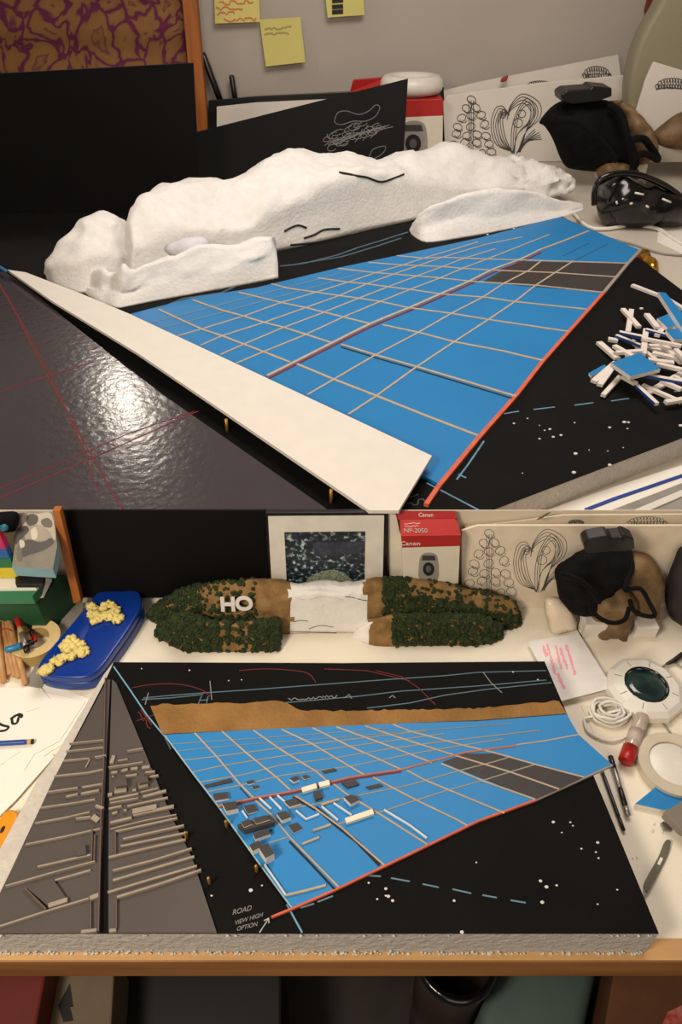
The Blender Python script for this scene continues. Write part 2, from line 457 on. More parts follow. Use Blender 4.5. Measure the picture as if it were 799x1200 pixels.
# chair back, right
ch = stand(2.95)
one(prism('seat_back', [ch(a, b) for a, b in S2([(744, 150), (737, 112), (742, 75), (754, 40), (772, 8), (790, -25), (830, -60), (900, -70), (930, 20), (930, 120), (880, 175), (790, 172)], 5, True)], (0, .10, 0), M('olive_cream_plastic', (150, 144, 118), .5, .03, 3), .02, True, seg=4), 'olive cream curved chair back at the upper right', 'chair')
one(prism('red_cover', [pw(a, b) for a, b in [(762, -20), (778, -20), (772, 2), (757, 24), (754, 12)]], (0, -.02, 0), M('red_brown', (120, 50, 36), .7), .003), 'reddish brown strip on the wall beside the olive chair back', 'strip')
one(inflate('tan_cushion', [(764, 158), (778, 144), (799, 131), (840, 125), (850, 175), (799, 176), (772, 170)], stand(2.8), .06, leather, .01, 14), 'tan cushion lying in front of the olive chair back', 'cushion')
# drawing cards
def plant(cx, cy, s):
    """stacked round buds drawn as outlines"""
    ls = []; r = random.Random(5)
    for i, (w, n) in enumerate([(0, 1), (5, 2), (9, 3), (12, 3), (14, 4), (17, 4), (18, 5)]):
        for k in range(n):
            x = cx + (0 if n == 1 else -w + 2 * w * k / (n - 1)) * 1.35 * s + r.uniform(-1, 1) * s; y = cy + (-36 + i * 11) * s + r.uniform(-2, 2) * s
            ls.append(circ(x, y, 5.6 * s, 4.4 * s, rot=r.uniform(-40, 40), n=12)); ls.append(circ(x + 2 * s, y + 3 * s, 4 * s, 3 * s, 0, 200, 8))
    for k in (-1, 0, 1): ls.append([(cx + k * 2 * s, cy + 38 * s), (cx + k * 3 * s, cy - 34 * s)])
    return ls
def swirl(cx, cy, s):
    ls = []
    for k in range(4):
        ls.append(S2([(cx - 3 * s, cy + 36 * s), (cx - (26 - 3 * k) * s, cy + 26 * s), (cx - (33 - 3 * k) * s, cy + 2 * s), (cx - (28 - 3 * k) * s, cy - (20 - 2 * k) * s), (cx - 18 * s, cy - (24 - 4 * k) * s), (cx - 12 * s, cy - 14 * s)], 5))
        ls.append(S2([(cx - 12 * s, cy - 6 * s), (cx - 8 * s, cy - (24 - 2 * k) * s), (cx + 8 * s, cy - (40 - 4 * k) * s), (cx + (30 - 4 * k) * s, cy - (28 - 3 * k) * s), (cx + (30 - 4 * k) * s, cy - 8 * s), (cx + 12 * s, cy + 10 * s), (cx + (2 + k) * s, cy + 36 * s)], 5))
        ls.append(S2([(cx + 4 * s, cy + 36 * s), (cx + (12 + k) * s, cy + 22 * s), (cx + (30 + k) * s, cy + (10 + 3 * k) * s)], 5))
    for k in range(3):
        ls.append(S2([(cx - 6 + k * 2 * s, cy + 38 * s), (cx - 6 * s + k * 3 * s, cy + 5 * s), (cx + (2 + k) * s, cy - (20 - 3 * k) * s), (cx + 14 * s, cy - (34 - 4 * k) * s), (cx + (25 - 3 * k) * s, cy - 20 * s), (cx + (20 - 2 * k) * s, cy - 4 * s), (cx + 2 * s, cy + 12 * s), (cx - 4 * s, cy + 36 * s)], 5))
        ls.append(S2([(cx - 4 * s, cy + 38 * s), (cx - (20 - 3 * k) * s, cy + 18 * s), (cx - (24 - 3 * k) * s, cy - 6 * s), (cx - (16 - 2 * k) * s, cy - (20 - 3 * k) * s), (cx - 9 * s, cy - 12 * s)], 5))
        ls.append(S2([(cx, cy + 38 * s), (cx + (10 + 2 * k) * s, cy + 20 * s), (cx + (24 + k) * s, cy + (6 + 3 * k) * s)], 5))
    ls.append(circ(cx + 7 * s, cy - 14 * s, 5 * s)); ls.append(circ(cx - 17 * s, cy - 12 * s, 3.5 * s)); ls.append(circ(cx + 2 * s, cy - 2 * s, 6 * s))
    return ls
def frill(cx, cy, w, h, seed=1):
    r = random.Random(seed); ls = []
    for i in range(12):
        x = cx - w + 2 * w * i / 11; e = sqrt(max(.02, 1 - ((x - cx) / w) ** 2))
        ls.append(circ(x, cy + h * .4 - h * e * .5, w * .13, h * (.25 + .2 * e), 180, 400, 8)); ls.append(circ(x + r.uniform(-1, 1), cy + h * .3, w * .1, h * .2, n=8))
    ls.append([(cx - w * 1.1, cy + h * .6), (cx - w * .3, cy + h * .35), (cx + w * 1.05, cy + h * .6)])
    return ls
q1 = lean(3.17, ZU, 4)
T('drawing_card', 'white card on the back wall with drawn frills along its top, behind the plant drawings', 'drawing', [
    board('card', [(520, 106), (560, 96), (724, 64), (737, 200), (522, 200)], q1, .006, card),
    rib('frill_drawing', frill(699, 85, 15, 14, 2), q1, .003, .0006, ink_g, .0003), rib('frill_drawing', frill(633, 98, 14, 6, 3), q1, .003, .0006, ink_g, .0003)])
one(board('marker_tip', [(588, 92), (596, 88), (594, 95), (587, 97)], lean(3.12, ZU, 4), .02, M('red_tip', (150, 40, 24), .5), .003), 'small red and dark marker tip above the upper plant drawing', 'marker')
q2 = lean(3.10, ZU, 5)
T('drawing_card', 'white card with a drawn bud plant and swirling plant, standing behind the foam mountain', 'drawing', [
    board('card', [(519, 120), (523, 112), (640, 96), (733, 88), (738, 98), (741, 215), (520, 215)], q2, .012, card, .003),
    rib('bud_drawing', plant(552, 150, .95), q2, .003, .0006, ink_g, .0003), rib('swirl_drawing', swirl(605, 146, .9), q2, .003, .0006, ink_g, .0003)])
q3 = lean(2.88, ZU, 8)
T('drawing_card', 'white card with a drawn frill leaning before the olive chair back', 'drawing', [
    board('card', [(757, 92), (766, 72), (799, 82), (860, 96), (860, 190), (728, 190)], q3, .015, card, .003),
    rib('line_drawing', frill(788, 98, 18, 12, 7), q3, .003, .0006, ink_g, .0003)])
one(box('white_block', tuple(P(704, 216, ZU)), tuple(P(704, 216, ZU) + Vector((.16, .1, .07))), card, .006), 'white block under the black bag at the right of the foam mountain', 'block')
# frame behind
q4 = lean(3.19, ZU, 3)
fr = [board('frame', [(244, 118), (300, 113), (520, 102), (522, 215), (246, 215)], q4, .02, blackp, .002),
      board('mount', [(254, 125), (300, 120), (512, 110), (512, 205), (256, 205)], PL(q4.p - Vector((0, .003, 0)), q4.n), .002, card)]
T('picture_frame', 'black picture frame with a white mount behind the black drawing card', 'picture frame', fr)
for a, b, w, lb_ in [((237, 62), (262, 128), .013, 'thick black rod leaning on the wall beside the pine post'), ((271, 88), (277, 125), .011, 'short black pen with a silver mark standing behind the picture frame')]:
    A, B = V(a[0], a[1], 3.26), V(b[0], b[1], 3.245)
    one(tube('black_rod', [A, A.lerp(B, .05), A.lerp(B, .5), B], [w * .7, w, w, w], blackp, 10), lb_, 'rod')
# camera carton
def carton(px, y0, base_z, scale, depth, redrow, label, brand_px, extra_text, topflap=None):
    pass
q5 = stand(2.93)
def cam_drawing(pl, cx, cy, s, t=.002):
    o = [prism('camera_print', [pl(a, b, .0002) for a, b in S2([(cx - 13 * s, cy + 20 * s), (cx - 14 * s, cy - 8 * s), (cx - 9 * s, cy - 20 * s), (cx + 5 * s, cy - 22 * s), (cx + 14 * s, cy - 14 * s), (cx + 13 * s, cy + 20 * s)], 3, True)], pl.n * t, M('print_grey', (150, 146, 138), .5))]
    o.append(prism('lens_print', [pl(a, b, t) for a, b in circ(cx, cy + 2 * s, 8.5 * s, 10 * s)[:-1]], pl.n * .0012, ink))
    o.append(prism('lens_glint', [pl(a, b, t + .0012) for a, b in circ(cx, cy + 2 * s, 4 * s, 5 * s)[:-1]], pl.n * .0006, M('print_lens', (90, 90, 92), .4)))
    o.append(prism('flash_print', [pl(a, b, t) for a, b in [(cx - 9 * s, cy - 18 * s), (cx + 9 * s, cy - 18 * s), (cx + 11 * s, cy - 11 * s), (cx - 10 * s, cy - 11 * s)]], pl.n * .0006, M('print_dark', (60, 58, 56), .5)))
    return o
b0 = prism('carton_body', [q5(430, 139), q5(519, 135), q5(518, 205), q5(430, 205)], (0, .2, 0), white_box, .002)
b1 = prism('red_lid', [q5(430, 118), q5(519, 116), q5(519, 136), q5(430, 140)], (0, .2, 0), red_box, .002)
b2 = prism('red_flap', [V(410, 108, 3.0), V(414, 94, 3.0), V(450, 91, 3.05), V(462, 108, 3.05)], (0, .02, 0), red_box, .002)
T('camera_carton', 'white and red camera carton behind the mountain, carrying a white ring', 'box', [b0, b1, b2] + cam_drawing(q5, 484, 166, 1.1))
rc = V(482, 103, 3.03) + Vector((0, 0, .008))
one(tube('white_ring', [Vector((rc.x + .088 * cos(t), rc.y + .07 * sin(t), rc.z + .004)) for t in [2 * pi * i / 28 for i in range(28)]], .032, whitep, 12, True), 'thick white ring lying on top of the red camera carton', 'ring')
# black drawing card
q6 = lean(2.62, ZU, 8)
dl = [S2([(392, 140), (396, 132), (406, 130), (420, 134), (432, 130), (440, 123), (445, 126), (440, 136), (428, 142), (414, 142), (400, 146), (393, 144), (392, 140)], 4)]
r = random.Random(3)
for i in range(26):
    t = i / 25; x = 384 + 60 * t; y = 168 - 22 * t + r.uniform(-9, 7); dl.append(circ(x, y, r.uniform(3, 8), r.uniform(2, 4), r.uniform(0, 90), r.uniform(200, 360), 9, rot=-20))
for i in range(14):
    x = 380 + 4.5 * i; y = 172 - i * 1.2; dl.append(S2([(x, y + r.uniform(-4, 6)), (x + 10, y - 8 + r.uniform(-2, 4)), (x + 22, y - 9 + r.uniform(-4, 4))], 4))
dl += [S2([(432, 186), (436, 176), (445, 172), (452, 172), (448, 180), (438, 186)], 4)]
T('black_drawing_card', 'black card with a white line drawing leaning behind the foam mountain', 'drawing', [
    board('card', [(114, 184), (478, 92), (470, 232), (135, 275)], q6, .003, blk_card2), rib('line_drawing', dl, q6, .0022, .0005, M('grey_chalk', (120, 120, 118), .8), .0003)])
# upper bag
q7 = lean(2.72, ZU, 20)
bb = inflate('black_body', [(632, 142), (650, 122), (675, 114), (700, 116), (722, 124), (735, 155), (748, 196), (710, 201), (675, 199), (660, 192), (647, 162), (638, 148)], q7, .10, blackf, .045, 9, 22)
br = inflate('tan_flap', [(714, 120), (728, 122), (745, 136), (762, 160), (768, 183), (747, 194), (733, 175), (722, 150)], PL(q7.p + Vector((0, .04, 0)), q7.n), .09, leather, .04, 12, 16)
stp = [tube('strap', [V(a, b, yy) for a, b, yy in s], .012, blackf, 6) for s in (
    smoothc([(713, 122, 2.70), (728, 135, 2.64), (735, 160, 2.60), (742, 190, 2.62), (741, 200, 2.64)], 5), smoothc([(735, 166, 2.62), (752, 162, 2.66), (762, 172, 2.7), (771, 187, 2.7), (755, 180, 2.66), (738, 188, 2.62)], 5),
    smoothc([(655, 140, 2.68), (680, 143, 2.6), (700, 160, 2.58), (722, 188, 2.6)], 5))]
fz = inflate('tan_lining', [(700, 192), (722, 188), (745, 196), (747, 212), (725, 216), (703, 212)], PL(q7.p + Vector((0, -.02, 0)), q7.n), .05, leather, .025, 40)
T('carry_bag', 'black and tan bag behind the glossy black headphones on the upper bench', 'bag', [bb, br, fz] + stp)
dv = prism('black_device', [V(a, b, 2.70) for a, b in [(657, 111), (664, 106), (692, 104), (694, 101), (717, 103), (717, 113), (700, 119), (672, 122), (658, 119)]], (0, .10, .0), blackp, .006)
one(dv, 'flat black device lying on top of the bag on the upper bench', 'device')
# headphones / glossy black shell
q8 = lean(2.28, ZU, 35)
hb = inflate('shell', [(698, 235), (703, 215), (718, 208), (745, 212), (775, 222), (799, 240), (806, 258), (788, 270), (755, 272), (722, 270), (704, 258)], q8, .10, blackg, .03, 10, 16)
rim = tube('rim', [V(a, b, 2.27) for a, b in S2([(696, 240), (697, 222), (706, 208), (728, 203), (752, 206), (778, 217), (799, 232), (815, 246)], 5)], .009, blackg, 8)
sl = [tube('silver_fitting', [V(a, b, 2.17), V(c, d, 2.17)], .003, whitep, 6) for a, b, c, d in ((722, 236, 723, 239), (738, 239, 741, 238), (757, 241, 760, 243), (744, 226, 754, 228), (776, 233, 786, 237))]
T('headphones', 'glossy black headphones lying by the right end of the foam mountain', 'headphones', [hb, rim] + sl)
# cable under headphones
one(tube('white_cable', [P(a, b, ZU + .008) for a, b in S2([(672, 250), (690, 266), (712, 268), (740, 264), (770, 268), (790, 280), (810, 292)], 6)], .006, whitep, 8), 'white cable curving in front of the black headphones', 'cable')
one(tube('grey_cable', [P(a, b, ZU + .004) for a, b in S2([(672, 248), (680, 262), (700, 275), (740, 286), (775, 297), (810, 300)], 6)], .003, greym, 6), 'thin grey cable running across the white bench to the right edge', 'cable')
cw = inflate('wrapper', [(745, 303), (752, 300), (762, 303), (772, 312), (768, 318), (756, 314)], flat(ZU + .012), .02, M('gold_foil', (190, 140, 50), .25, .4, 80, metal=.8), .012, 60, 8)
rd = inflate('red_twist', [(741, 306), (744, 301), (751, 304), (749, 309)], flat(ZU + .012), .015, M('red_foil', (160, 20, 20), .3, metal=.3), .004, 60, 6)
T('sweet', 'small sweet in gold and red foil beside the corner of the upper black board', 'sweet', [cw, rd])
one(prism('paper_sheet', [P(a, b, ZU + .003) for a, b in [(775, 232), (840, 250), (840, 305), (799, 297), (770, 283)]], (0, 0, -.002), paper), 'white sheet at the right edge behind the glossy black headphones', 'paper')

# ================================================================= UPPER model board
ubp = [(-330, 249), (0, 249), (300, 249), (650, 249), (750, 303), (799, 340), (900, 415), (900, 472), (799, 513), (575, 598), (520, 640), (-330, 640)]
parts = [slab('foam_base', ubp, ZUB - .0015, ZUB - .0015 - ZU, foam_grey, True), slab('black_sheet', ubp, ZUB, .0014, blk, True)]
bpoly = [(148, 369), (225, 349), (300, 337), (400, 313), (500, 292), (560, 279), (657, 254), (750, 293), (735, 309), (707, 343), (666, 389), (636, 423), (605, 463), (514, 567), (505, 562), (430, 525), (250, 430)]
ZT = ZUB + .006
pz = flat(ZT)
bp_ = slab('blue_panel', bpoly, ZT, .006, blue, topmat=blue)
gl = []
cross_u = [[(186, 363), (216, 377), (236, 386), (260, 394), (286, 404), (312, 414), (340, 425)], [(348, 427), (391, 445), (440, 464), (500, 488), (560, 511)],
 [(226, 352), (260, 364), (282, 370), (308, 378), (332, 384), (360, 393), (388, 402)], [(400, 404), (442, 417), (491, 431), (605, 465)],
 [(280, 343), (329, 355), (358, 361), (378, 366), (402, 372), (434, 380)], [(448, 381), (490, 390), (532, 401), (590, 412), (636, 423)],
 [(318, 333), (336, 338), (370, 343), (398, 347), (420, 350), (446, 354), (478, 361), (530, 368), (572, 375), (666, 389)],
 [(372, 326), (406, 331), (428, 333), (458, 337), (482, 340), (516, 345), (570, 349), (603, 354), (688, 363)],
 [(396, 315), (438, 320), (490, 324), (514, 326), (550, 330), (630, 335), (706, 343)],
 [(432, 308), (470, 311), (520, 313), (541, 315), (575, 317), (650, 320), (722, 325)],
 [(465, 300), (496, 303), (520, 302), (568, 304), (608, 305), (735, 309)]]
long_u = [[(208, 394), (236, 386), (288, 370), (329, 355), (370, 343), (408, 331), (440, 320), (472, 311), (496, 303), (560, 284)],
 [(235, 405), (260, 394), (310, 378), (355, 362), (397, 347), (430, 333), (463, 321), (492, 311), (518, 302), (568, 287), (612, 278)],
 [(258, 416), (285, 404), (330, 385), (378, 367), (420, 350), (456, 336), (488, 324), (518, 313), (544, 303), (580, 292)],
 [(277, 426), (310, 412), (357, 393), (402, 372), (445, 354), (482, 339), (516, 326), (544, 314), (568, 305), (644, 275)],
 [(360, 463), (391, 445), (437, 418), (490, 390), (530, 367), (565, 349), (591, 332), (620, 317), (634, 306)],
 [(408, 486), (440, 465), (487, 431), (532, 401), (572, 375), (603, 354), (627, 335), (650, 320), (672, 306)]]
faint_u = [[(174, 379), (202, 372), (260, 357), (294, 348), (360, 331), (400, 320)], [(188, 385), (216, 378), (258, 367), (308, 353), (370, 336), (430, 318)]]
for l in cross_u: gl.append(rib('grid_strip', [l], pz, .0055, .0016, foam_core))
for l in long_u: gl.append(rib('grid_strip', [l], pz, .0045, .0012, foam_core))
for l in faint_u: gl.append(rib('grid_strip', [l], pz, .0035, .0008, M('faint_grid', (110, 134, 150), .7)))
cv = S2([(313, 441), (388, 403), (434, 380), (480, 361), (516, 345), (550, 330), (578, 316), (608, 305), (633, 293)], 3)
gl.append(rib('centre_strip', [cv, [(633, 293), (660, 283), (690, 271)]], pz, .007, .002, foam_core))
gl.append(rib('centre_red_line', [[(a + 1, b + 3) for a, b in cv]], pz, .005, .0012, redl))
gl.append(rib('dark_gap', [[(400, 407), (442, 420), (491, 434), (600, 467)]], pz, .004, .0008, ink))
gl.append(rib('dark_gap', [[(660, 300), (690, 285)], [(672, 306), (712, 286)]], pz, .003, .0005, M('blue_shade_line', (30, 84, 130), .7)))
dkp = slab('charcoal_patch', [(565, 330), (608, 306), (735, 309), (722, 325), (706, 342), (630, 336)], ZT + .0008, .0008, dk_panel)
for l_ in ([scrib(638, 318, 646, 312, 4, 5, 3), scrib(682, 317, 688, 313, 4, 5, 4), scrib(622, 326, 628, 322, 3, 5, 5), scrib(680, 332, 684, 329, 3, 5, 6)]): gl.append(rib('patch_number', [l_], flat(ZT + .0008), .002, .0004, M('dull_red', (110, 36, 40), .8)))
parts.append((bp_, gl)); parts.append(dkp)
parts.append(rib('orange_edge', [[(499, 594), (514, 572), (560, 516), (605, 465), (636, 425), (666, 391), (707, 345)]], flat(ZUB), .0075, .0065, orange, yc=YC))
parts.append(rib('pale_edge', [[(707, 345), (735, 311), (750, 295)]], flat(ZUB), .008, .007, M('pale_edge', (150, 140, 132), .7)))
fz_ = flat(ZUB)
parts.append(rib('blue_pencil_line', [[(328, 312), (355, 309), (395, 299), (420, 290), (440, 284), (478, 272)], [(345, 310), (400, 301), (440, 289), (470, 279)], [(190, 360), (215, 350), (260, 343), (275, 336)]], fz_, .007, .0004, M('dark_blue_pencil', (64, 92, 108), .8)))
for l_ in ([[(590, 485), (608, 482)], [(625, 480), (650, 477)], [(673, 475), (695, 472)], [(716, 470), (737, 467)], [(790, 459), (812, 456)], [(567, 517), (548, 545), (535, 562)], [(537, 556), (546, 560)], [(500, 566), (565, 600)]]): parts.append(rib('blue_pencil_dash', [l_], fz_, .003, .0004, chalk_b, yc=YC))
parts.append(rib('white_scribble', [scrib(474, 583, 490, 577, 6, 8, 2), scrib(478, 592, 500, 586, 6, 8, 3)], fz_, .002, .0004, M('dim_scribble', (88, 88, 86), .8), yc=YC))
T('model_board', 'black model board with a bare blue gridded panel on the upper bench', 'model', parts)
# layers by the right edge
lay = [[(640, 598), (799, 552), (900, 520), (900, 700), (560, 700)], [(690, 598), (799, 560), (900, 525), (900, 700), (640, 700)], [(735, 598), (799, 572), (900, 540), (900, 700), (690, 700)]]
YD = YP + .006
def slabc(name, px, z, t, mat): return prism(name, clip([P(a, b, z) for a, b in px], YC), (0, 0, -t), mat)
one(slabc('foamcore_sheet', [(600, 612), (720, 570), (799, 545), (900, 510), (900, 700), (560, 700)], ZU + .006, .006, paper), 'white foamcore sheet at the lower right of the upper bench, in front of the board', 'sheet')
one(rib('blue_ruler', [[(686, 598), (720, 585), (799, 558), (880, 530)]], flat(ZU + .0061), .006, .0022, M('ruler_blue', (24, 66, 150), .5), yc=YC), 'thin blue ruler lying along the white foamcore sheet', 'ruler')
one(slabc('grey_sheet', [(700, 604), (799, 566), (900, 530), (900, 700), (660, 700)], ZU + .009, .0028, M('grey_sheet', (150, 146, 138), .5, .15, 14)), 'grey sheet lying on the foamcore at the lower right of the upper bench', 'sheet')
one(rib('steel_strip', [[(740, 604), (799, 579), (880, 548)]], flat(ZU + .0092), .012, .003, whitep, yc=YC), 'pale strip lying on the grey sheet at the lower right', 'strip')
# glossy dark sheet
gp = [(-330, 300), (-40, 313), (6, 319), (40, 343), (85, 380), (140, 424), (190, 462), (262, 512), (388, 600), (430, 640), (-330, 640)]
ZG = ZUB + .014
gsh = slab('sheet', gp, ZG, .010, gloss, True)
gm = [rib('red_line', [l], flat(ZG), w, .0004, M('crimson_pencil', (112, 24, 38), .7), yc=YC) for l, w in (
    ([(-20, 300), (15, 358), (60, 440), (95, 520), (115, 577)], .0016), ([(-10, 318), (20, 370), (58, 445), (105, 530), (143, 597)], .0022),
    ([(-10, 576), (60, 548), (150, 508), (228, 482)], .0018), ([(-10, 588), (60, 558), (130, 527), (190, 500), (232, 482)], .0022), ([(-10, 462), (50, 443), (110, 424)], .0028))]
T('glossy_sheet', 'dark glossy sheet with crossing red lines at the left of the upper bench', 'sheet', [(gsh, gm)])
# propped white strip
ZS = ZUB + .032
one(slab('white_strip', [(9, 316), (30, 319), (95, 344), (150, 367), (300, 437), (430, 498), (506, 534), (466, 600), (440, 640), (444, 606), (262, 482), (160, 413), (60, 352)], ZS, .006, cream, True, topmat=cream, yc=.770), 'long tapering cream strip propped between the glossy sheet and the blue grid', 'strip')
for i, (px, py) in enumerate(((266, 508), (388, 592))):
    b = P(px, py, ZUB)
    one(tube('wooden_peg', [b + Vector((0, .006, .0002)), b + Vector((0, .006, ZS - .0065 - ZUB))], .0028, brass, 8), ('small brass coloured peg propping the middle of the cream strip', 'small brass coloured peg propping the near end of the cream strip')[i], 'peg')
one(tube('blue_pencil_end', [P(-12, 306, ZS), P(8, 318, ZS)], .004, M('blue_paint', (40, 100, 150), .5), 8), 'blue stick end touching the far tip of the cream strip', 'pencil')

# ---- foam mountain, upper
st_main = [((56, 332), (54, 322), (57, 312), .12), ((66, 342), (64, 312), (70, 283), .2), ((90, 345), (90, 300), (92, 260), .28), ((118, 340), (120, 300), (122, 256), .3),
 ((138, 334), (138, 292), (137, 258), .28), ((146, 325), (150, 296), (147, 262), .26), ((152, 333), (156, 282), (154, 240), .32), ((165, 331), (168, 280), (172, 225), .34), ((210, 321), (212, 268), (215, 215), .36), ((255, 311), (255, 262), (258, 214), .36), ((290, 303), (290, 258), (290, 203), .38),
 ((320, 296), (325, 235), (320, 184), .4), ((355, 288), (360, 222), (345, 177), .4), ((395, 279), (398, 205), (385, 184), .35), ((430, 270), (432, 200), (425, 188), .3), ((475, 260), (472, 206), (470, 184), .3),
 ((510, 252), (508, 212), (505, 177), .3), ((540, 247), (545, 215), (540, 172), .3), ((570, 243), (575, 215), (572, 181), .3), ((610, 238), (612, 212), (608, 182), .28), ((645, 232), (648, 212), (640, 194), .24), ((670, 226), (672, 216), (668, 206), .1)]
mm = loft('foam_body', st_main, ZUB, foam, .020, 9, .03, 7, rough=lambda p: p.x > .55)
tr = bvh(mm)
ml_ = [surf_line('pen_line', tr, l, .003, ink) for l in ([(397, 202), (408, 204), (418, 206), (430, 208), (445, 213), (458, 210), (473, 204)], [(333, 271), (342, 266), (350, 264), (359, 267)], [(356, 279), (368, 275), (380, 269), (398, 268)], [(340, 287), (370, 284), (410, 275)])]
T('foam_mountain', 'long carved white foam mountain ridge with black pen lines on the upper bench', 'mountain', [(mm, ml_)])
st_l = [((98, 342), (97, 330), (104, 320), .07), ((112, 354), (112, 338), (116, 316), .12), ((122, 357), (124, 338), (128, 320), .12), ((136, 361), (138, 340), (142, 312), .13), ((150, 359), (154, 338), (156, 318), .13), ((180, 353), (190, 328), (188, 304), .14), ((230, 344), (240, 318), (232, 291), .14), ((280, 335), (290, 303), (280, 284), .14), ((326, 326), (324, 296), (322, 277), .13)]
one(loft('foam_block', [(f, t, r_, d * .7) for f, t, r_, d in st_l], ZUB, foam, .010, 14, .03), 'carved white foam block with a flat right end before the left half of the mountain', 'foam block')
st_r = [((482, 275), (480, 270), (484, 262), .06), ((500, 284), (498, 265), (503, 243), .12), ((540, 279), (540, 255), (545, 228), .14), ((585, 271), (585, 250), (585, 222), .15), ((630, 261), (630, 248), (630, 226), .13), ((665, 252), (668, 246), (665, 236), .09), ((684, 246), (684, 243), (684, 241), .03)]
one(loft('foam_block', [(f, t, r_, d * .7) for f, t, r_, d in st_r], ZUB, foam, .008, 14, .03), 'long rounded white foam block before the right half of the mountain', 'foam block')
# crumpled paper tucked between
cr = inflate('crumpled_paper', [(192, 292), (205, 282), (232, 276), (246, 284), (236, 296), (210, 304)], PL(P(215, 322, ZUB) + Vector((0, -.055, .065)), (0, -.85, .5)), .02, M('bluish_paper', (216, 216, 224), .8), .012, 40, 10)
one(cr, 'small crumpled bluish white paper tucked into the left part of the mountain', 'paper')

# ---- offcut pile, upper right
sticks = [((741, 333), (775, 346)), ((777, 346), (810, 366)), ((740, 362), (736, 388)), ((730, 361), (749, 382)), ((758, 367), (771, 383)), ((726, 388), (755, 394)), ((713, 396), (724, 398)), ((722, 392), (752, 404)), ((702, 400), (724, 419)),
 ((757, 385), (754, 414)), ((757, 385), (799, 396)), ((752, 395), (799, 404)), ((745, 405), (800, 412)), ((760, 404), (790, 404)), ((775, 400), (800, 424)), ((780, 380), (770, 392)), ((784, 382), (812, 390)), ((722, 412), (752, 410)), ((696, 446), (722, 424)),
 ((703, 450), (716, 432)), ((707, 462), (727, 440)), ((722, 428), (770, 472)), ((731, 440), (745, 448)), ((755, 438), (800, 446)), ((758, 460), (800, 436)), ((753, 450), (799, 470)), ((780, 470), (815, 464)), ((770, 425), (800, 432)), ((760, 420), (790, 424)), ((792, 408), (812, 430)),
 ((740, 398), (768, 420)), ((765, 412), (799, 420)), ((735, 415), (762, 432)), ((790, 440), (812, 450)), ((775, 445), (799, 455)), ((720, 404), (745, 418))]
r = random.Random(11)
for i, (a, b) in enumerate(sticks):
    z = ZUB + .003 + .0045 * (i % 6) * (1 if a[0] > 715 else .3)
    A, B = P(a[0], a[1], z + .004), P(b[0], b[1], z + r.uniform(.002, .008)); d = (B - A); w = r.uniform(.008, .013)
    s = d.cross(Vector((0, 0, 1))).normalized() * w / 2
    bluetop = i in (5, 7, 18, 21, 23, 10)
    o = prism('foamcore_offcut', [A - s, B - s, B + s, A + s], (0, 0, -.006), M('offcut_white', (222, 214, 206), .7, .04), 0, topmat=None)
    if bluetop:
        me = o.data; me.materials.append(M('offcut_blue', (20, 60, 130), .6))
        for p in me.polygons:
            if abs(p.normal.z) < .3 and p.area > .0001 and p.normal.y < 0: p.material_index = 1
    one(o, 'narrow white foamcore offcut in the loose pile at the right of the upper board', 'offcut', 'white foamcore offcuts piled on the upper board')
def bluecut(px, z, label, t=.008):
    one(slab('blue_offcut', px, z, t, cream, topmat=blue), label, 'offcut')
bluecut([(716, 425), (749, 413), (774, 432), (739, 441)], ZUB + .045, 'square blue topped offcut lying on the pile of white offcuts')
bluecut([(771, 342), (780, 343), (815, 385), (806, 395)], ZUB + .04, 'long blue topped offcut slanting across the back of the offcut pile', .01)
bluecut([(770, 373), (785, 367), (796, 380), (782, 384)], ZUB + .03, 'small blue topped offcut in the back of the offcut pile')
bluecut([(780, 387), (799, 383), (815, 396), (790, 398)], ZUB + .033, 'pale blue topped offcut at the right edge of the pile')
bluecut([(690, 437), (708, 427), (711, 430), (693, 441)], ZUB + .006, 'narrow blue topped offcut at the left end of the pile', .005)
# crumbs
def crumbs(lst, z, label, group):
    m = M('foam_crumb', (220, 218, 212), .8); proto = None
    for px, py, s in lst:
        c = P(px, py, z)
        if proto is None:
            b = bmesh.new(); bmesh.ops.create_icosphere(b, subdivisions=1, radius=1)
            me = bpy.data.meshes.new('foam_crumb'); b.to_mesh(me); b.free(); me.materials.append(m); proto = me
        o = bpy.data.objects.new('foam_crumb', proto); COL.objects.link(o); o.scale = (s, s * .8, s * .6); o.location = c + Vector((0, 0, s * .6)); tag(o, label, 'crumb', group)
crumbs([(602, 497, .0025), (618, 491, .002), (632, 499, .0015), (638, 505, .002), (644, 504, .003), (648, 513, .003), (657, 511, .003), (632, 515, .0025), (674, 533, .004), (672, 555, .004), (714, 502, .003), (731, 496, .004), (736, 496, .003), (735, 503, .002), (673, 496, .002), (690, 528, .0015), (712, 529, .0015), (730, 525, .0015), (714, 546, .0035), (797, 500, .004), (612, 555, .0015), (8, 337, .004), (571, 276, .004), (602, 269, .004), (751, 363, .005), (88, 515, .0018), (182, 532, .003)], ZUB + .0001,
       'tiny white foam crumb lying on the upper black board', 'foam crumbs on the upper board')

